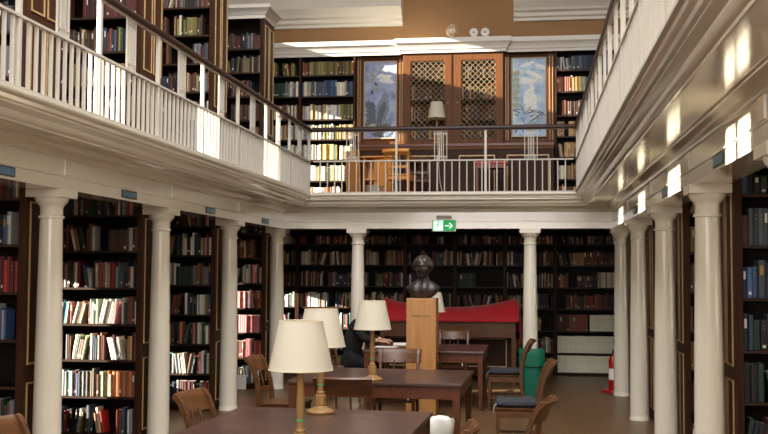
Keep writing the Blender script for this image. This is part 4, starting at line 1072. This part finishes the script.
def plaque(x, y, sgn, label):
    t = thing('shelf_plaque', (x, y, 2.456), label, 'plaque', R(90) if sgn > 0 else R(-90), 'blue name plaques on the gallery beam')
    def shape(w_, h, n_=6):
        pts = []; r_ = .012
        for cx, cz, a0 in ((w_-r_, h-r_, 0), (-w_+r_, h-r_, PI/2), (-w_+r_, -h+r_, PI), (w_-r_, -h+r_, 3*PI/2)):
            for k in range(n_): a = a0+PI/2*k/(n_-1); pts.append((cx+r_*math.cos(a), 0, cz+r_*math.sin(a)))
        return pts
    MB().poly(shape(.182, .036), (0, -.006, 0)).build('plate', PLQD, t)
    MB().poly([(a, -.0062, c_) for a, b, c_ in shape(.166, .026)], (0, -.002, 0)).build('face', PLQ, t)
    q = MB(); rr = random.Random(int(y*10)); x_ = -.11
    while x_ < .11:
        wv = rr.uniform(.008, .013); q.box(x_, x_+.003, -.009, -.0083, -.009, .009); q.box(x_+.003, x_+wv, -.009, -.0083, *(rr.choice(((.006, .010), (-.010, -.006), (-.002, .002))))); x_ += wv+.007
    q.build('lettering', mat('plaque_letter', (120, 148, 166), .5), t)
for y, l in ((6.84, 'small blue plaque on the left beam, at the left picture edge'), (9.18, 'small blue plaque on the left beam between the first two columns'), (11.64, 'small blue plaque on the left beam between the second and third columns'), (14.16, 'small blue plaque on the left beam by the corner column')):
    plaque(XL+.131, y, 1, l)
for y, l in ((6.65, 'small blue plaque on the right beam, nearest the camera'), (9.27, 'small blue plaque on the right beam, middle one'), (11.9, 'small blue plaque on the right beam, furthest')):
    plaque(XR-.131, y, -1, l)

# ================================================================== furniture on the far gallery
g = ZG
# red seated stool
t = thing('stool', (-.66, 17.35, g+.0045), 'wide low stool with a red leather seat on the far gallery', 'stool')
q = MB(); q.box(-.27, .27, -.19, .19, .655, .70); q.build('seat', REDSEAT, t, bevel=.015)
q = MB(); q.box(-.25, .25, -.175, -.15, .59, .654); q.box(-.25, .25, .15, .175, .59, .654); q.box(-.25, -.225, -.15, .15, .59, .654); q.box(.225, .25, -.15, .15, .59, .654); q.build('seat_rail', REDWOOD, t)
for sx in (-1, 1):
    for sy in (-1, 1): MB().taper((sx*.235, sy*.16, 0), (.028, .028), (sx*.23, sy*.155, .59), (.036, .036)).build('leg', REDWOOD, t, bevel=.003)
    MB().box(sx*.235-.01, sx*.235+.01, -.14, .14, .16, .19).build('stretcher', REDWOOD, t)
MB().box(-.22, .22, -.01, .01, .165, .185).build('stretcher', REDWOOD, t)
# small oak cupboard standing before the base cabinet, its door ajar
t = thing('cupboard', (-2.58, 17.55, g+.0045), 'small golden oak cupboard with its door ajar, sunlit on the far gallery', 'cupboard')
q = MB(); q.box(-.24, -.22, -.19, .19, 0, .80); q.box(.22, .24, -.19, .19, 0, .80); q.box(-.22, .22, .17, .19, 0, .80); q.box(-.22, .22, -.19, .17, .03, .05); q.build('body', CHAIRO, t, bevel=.002)
MB().box(-.26, .26, -.21, .2, .801, .83).build('top', CHAIRO, t, bevel=.006)
MB().box(-.22, .22, -.17, .17, .42, .44).build('shelf', CHAIRO, t)
d = MB().box(-.32, 0, -.01, .01, .03, .79).build('door', CHAIRO, t, bevel=.003); d.location = (.24, -.20, 0); d.rotation_euler = (0, 0, R(-14)); 
kk = MB().lathe([(0, 0), (.012, 0), (.012, .02), (0, .022)], n=12).build('knob', GILT, d); kk.location = (-.29, -.010, .42); kk.rotation_euler = (R(90), 0, 0)
# golden chair
t = make_chair('golden beech chair with a broad back rail in the sun on the far gallery', w_=.42, hb=.82, wood=CHAIRO, group='chairs on the far gallery'); t.location = (-2.12, 16.85, g+.004); t.rotation_euler = (0, 0, R(172))
t = make_chair('dark wooden chair pushed against the base cabinet on the far gallery', w_=.42, hb=.86, group='chairs on the far gallery'); t.location = (-1.90, 17.52, g+.0045); t.rotation_euler = (0, 0, R(10)); t.location = (-1.90, 17.42, g+.004)
# golden panel leaning beside the far left bookcase
o = MB().box(-.012, .012, -.24, .24, 0, .95).build('oak_board', CHAIRO, bevel=.003); o.location = (-3.02, 17.55, g+.0045); o.rotation_euler = (0, R(-2), R(38)); tag(o, 'upright golden oak board beside the far left gallery bookcase', 'board')
# basket
t = thing('waste_basket', (-2.52, 16.62, g+.0045), 'pale grey waste basket behind the far balustrade, in the sun', 'bin')
MB().lathe([(.115, 0), (.118, .005), (.14, .24), (.146, .25), (.138, .25), (.132, .235), (.11, .012)], n=30, close=False).build('bin_body', GREYBAS, t, smooth=True)
q = MB(); q.tube([(.143*math.cos(2*PI*k/30), .143*math.sin(2*PI*k/30), .25) for k in range(31)], .007, 6); q.build('rim', GREYBAS, t, smooth=True)
# lamp flex down the cabinet front
o = MB().tube([(-1.60, 18.0, CT+.012), (-1.58, 17.9, CT+.012), (-1.57, 17.848, CT-.01), (-1.585, 17.845, 3.6), (-1.56, 17.84, 3.3), (-1.50, 17.8, 3.05), (-1.46, 17.72, ZG+.012), (-1.30, 17.7, ZG+.010)], .005, 6).build('lamp_cord', TAG, smooth=True); tag(o, 'white lamp flex hanging down the front of the gallery cabinet', 'cord')

# ================================================================== books: link them
bpy.context.view_layer.update()
dg = bpy.context.evaluated_depsgraph_get()
ORD = ['bottom', 'second', 'third', 'fourth', 'fifth', 'sixth', 'seventh', 'eighth']
def tf(b, p):                                    # local book point -> world
    x, y, z = p; a = b['a']
    if a == 0: return (b['x']+x, b['y']+y, b['z']+z)
    if a > 0: px = b['x']+b['w']*math.cos(a); x -= b['w']
    else: px = b['x']+b['off']
    return (px+x*math.cos(a)+z*math.sin(a), b['y']+y, b['z']-x*math.sin(a)+z*math.cos(a))
for b in BOOKS:
    P_ = [proj(tf(b, (x, 0, z))) for x, z in ((0, 0), (b['w'], 0), (b['w'], b['h']), (0, b['h']))]
    b['vis'] = 0
    if any(p is None for p in P_): continue
    b['cx'] = sum(p[0] for p in P_)/4
    hit = 0
    for fx in (.2, .8):
        for fz in (.1, .5, .9):
            q = Vector(tf(b, (b['w']*fx, -.003, b['h']*fz))); pp = proj(q)
            if not (0 <= pp[0] <= 768 and 0 <= pp[1] <= 434): continue
            dv = q-CAMP; L_ = dv.length
            ok = not SC.ray_cast(dg, CAMP, dv.normalized(), distance=L_-.004)[0]
            hit += ok
    ar = abs(sum(P_[i][0]*P_[(i+1) % 4][1]-P_[(i+1) % 4][0]*P_[i][1] for i in range(4))/2)
    b['vis'] = ar*hit/6
vis = sorted([b for b in BOOKS if b['vis'] > 0], key=lambda b: -b['vis'])
top = vis[:300]
for b in top: b['top'] = True
print('books', len(BOOKS), 'visible', len(vis))
for b in sorted(vis, key=lambda b: b['cx']):
    key = (b['case'], b['shelf']); CNT = globals().setdefault('CNT', {}); CNT[key] = CNT.get(key, 0)+1; b['n'] = CNT[key]
NUM = ['', 'first', 'second', 'third', 'fourth', 'fifth', 'sixth', 'seventh', 'eighth', 'ninth', 'tenth', 'eleventh', 'twelfth', 'thirteenth', 'fourteenth', 'fifteenth', 'sixteenth', 'seventeenth', 'eighteenth', 'nineteenth',
       'twentieth', 'twenty-first', 'twenty-second', 'twenty-third', 'twenty-fourth', 'twenty-fifth', 'twenty-sixth', 'twenty-seventh', 'twenty-eighth', 'twenty-ninth', 'thirtieth'] + ['%d-th' % k for k in range(31, 90)]
SHORT = dict(zip(casesL+casesR+casesU, ['nearest lower left bookcase', 'second lower left bookcase', 'third lower left bookcase', 'fourth lower left bookcase',
             'nearest lower right bookcase', 'second lower right bookcase', 'third lower right bookcase', 'fourth lower right bookcase',
             'nearest upper left bookcase', 'second upper left bookcase', 'third upper left bookcase', 'fourth upper left bookcase']))
def book_geo(mb, b, mc, mp, ml, mg, T=lambda p: p, full=False):
    w_, h, d = b['w'], b['h'], b['d']; fl = min(.004, w_*.2)
    def A(vs, fs, mi): mb.add([T(v) for v in vs], fs, mi)
    def bx(x0, x1, y0, y1, z0_, z1_, mi): A([(x0, y0, z0_), (x1, y0, z0_), (x1, y1, z0_), (x0, y1, z0_), (x0, y0, z1_), (x1, y0, z1_), (x1, y1, z1_), (x0, y1, z1_)], [(0, 3, 2, 1), (4, 5, 6, 7), (0, 1, 5, 4), (1, 2, 6, 5), (2, 3, 7, 6), (3, 0, 4, 7)], mi)
    if full:
        bt = .0025
        bx(0, bt, fl+.002, d, 0, h, mc); bx(w_-bt, w_, fl+.002, d, 0, h, mc)
        P = [(0, fl+.002), (w_*.12, fl*.4), (w_*.32, 0), (w_*.68, 0), (w_*.88, fl*.4), (w_, fl+.002), (w_-bt, fl+.004), (bt, fl+.004)]
        n = len(P); A([(x, y, 0) for x, y in P]+[(x, y, h) for x, y in P], [tuple(range(n-1, -1, -1)), tuple(range(n, 2*n))]+[(k, (k+1) % n, n+(k+1) % n, n+k) for k in range(n)], mc)
        bx(bt, w_-bt, fl+.0045, d-.004, .003, h-.004, mp)
    else:
        P = [(0, fl), (w_*.25, 0), (w_*.75, 0), (w_, fl), (w_, d), (0, d)]; n = 6
        A([(x, y, 0) for x, y in P]+[(x, y, h) for x, y in P], [tuple(range(n-1, -1, -1))]+[(k, (k+1) % n, n+(k+1) % n, n+k) for k in range(n)], mc)
        A([(x, y, h) for x, y in P], [tuple(range(n))], mp if b['s'] > .3 else mc)
    def band(z0_, z1_, mi, e_=.0006): bx(w_*.26, w_*.74, -e_, .002, z0_, z1_, mi)
    if b['lab'] < .22: band(.012+.03*b['s'], .032+.04*b['s'], ml)
    if b['s'] < .3: band(h*.80, h*.815, mg); band(h*.70, h*.712, mg)
    elif b['s'] < .55: band(h*.60, h*.86, ml if b['lab'] > .7 else mg) if b['lab'] > .55 else None
keys = list(BM)
for b in top:
    mb = MB(); book_geo(mb, b, 0, 1, 2, 3, full=True)
    sz = 'slim' if b['w'] < .023 else ('thick' if b['w'] > .036 else ('tall' if b['h'] > .25 else ('short' if b['h'] < .215 else 'upright')))
    if b['a']: sz = 'leaning'
    o = mb.build('book', [BM[(b['c'], b['j'])], PAGES, LABELM, GOLDM])
    o.location = tf(b, (0, 0, 0)); o.rotation_euler = (0, b['a'], 0)
    cs = SHORT.get(b['case'], b['case'].replace('the far', 'far').replace('the ', ''))
    tag(o, '%s %s book, %s in view from left, %s shelf up, %s' % (sz, b['c'], NUM[b['n']], ORD[b['shelf']], cs), 'book', 'books in the '+cs)
mb = MB()
nk = len(keys)
for b in BOOKS:
    if b.get('top'): continue
    book_geo(mb, b, keys.index((b['c'], b['j'])), nk, nk+1, nk+2, T=lambda p, b=b: tf(b, p))
o = mb.build('shelved_books', [BM[k] for k in keys]+[PAGES, LABELM, GOLDM])
tag(o, 'all the smaller looking books on the further shelves of the hall', 'books', kind='stuff')
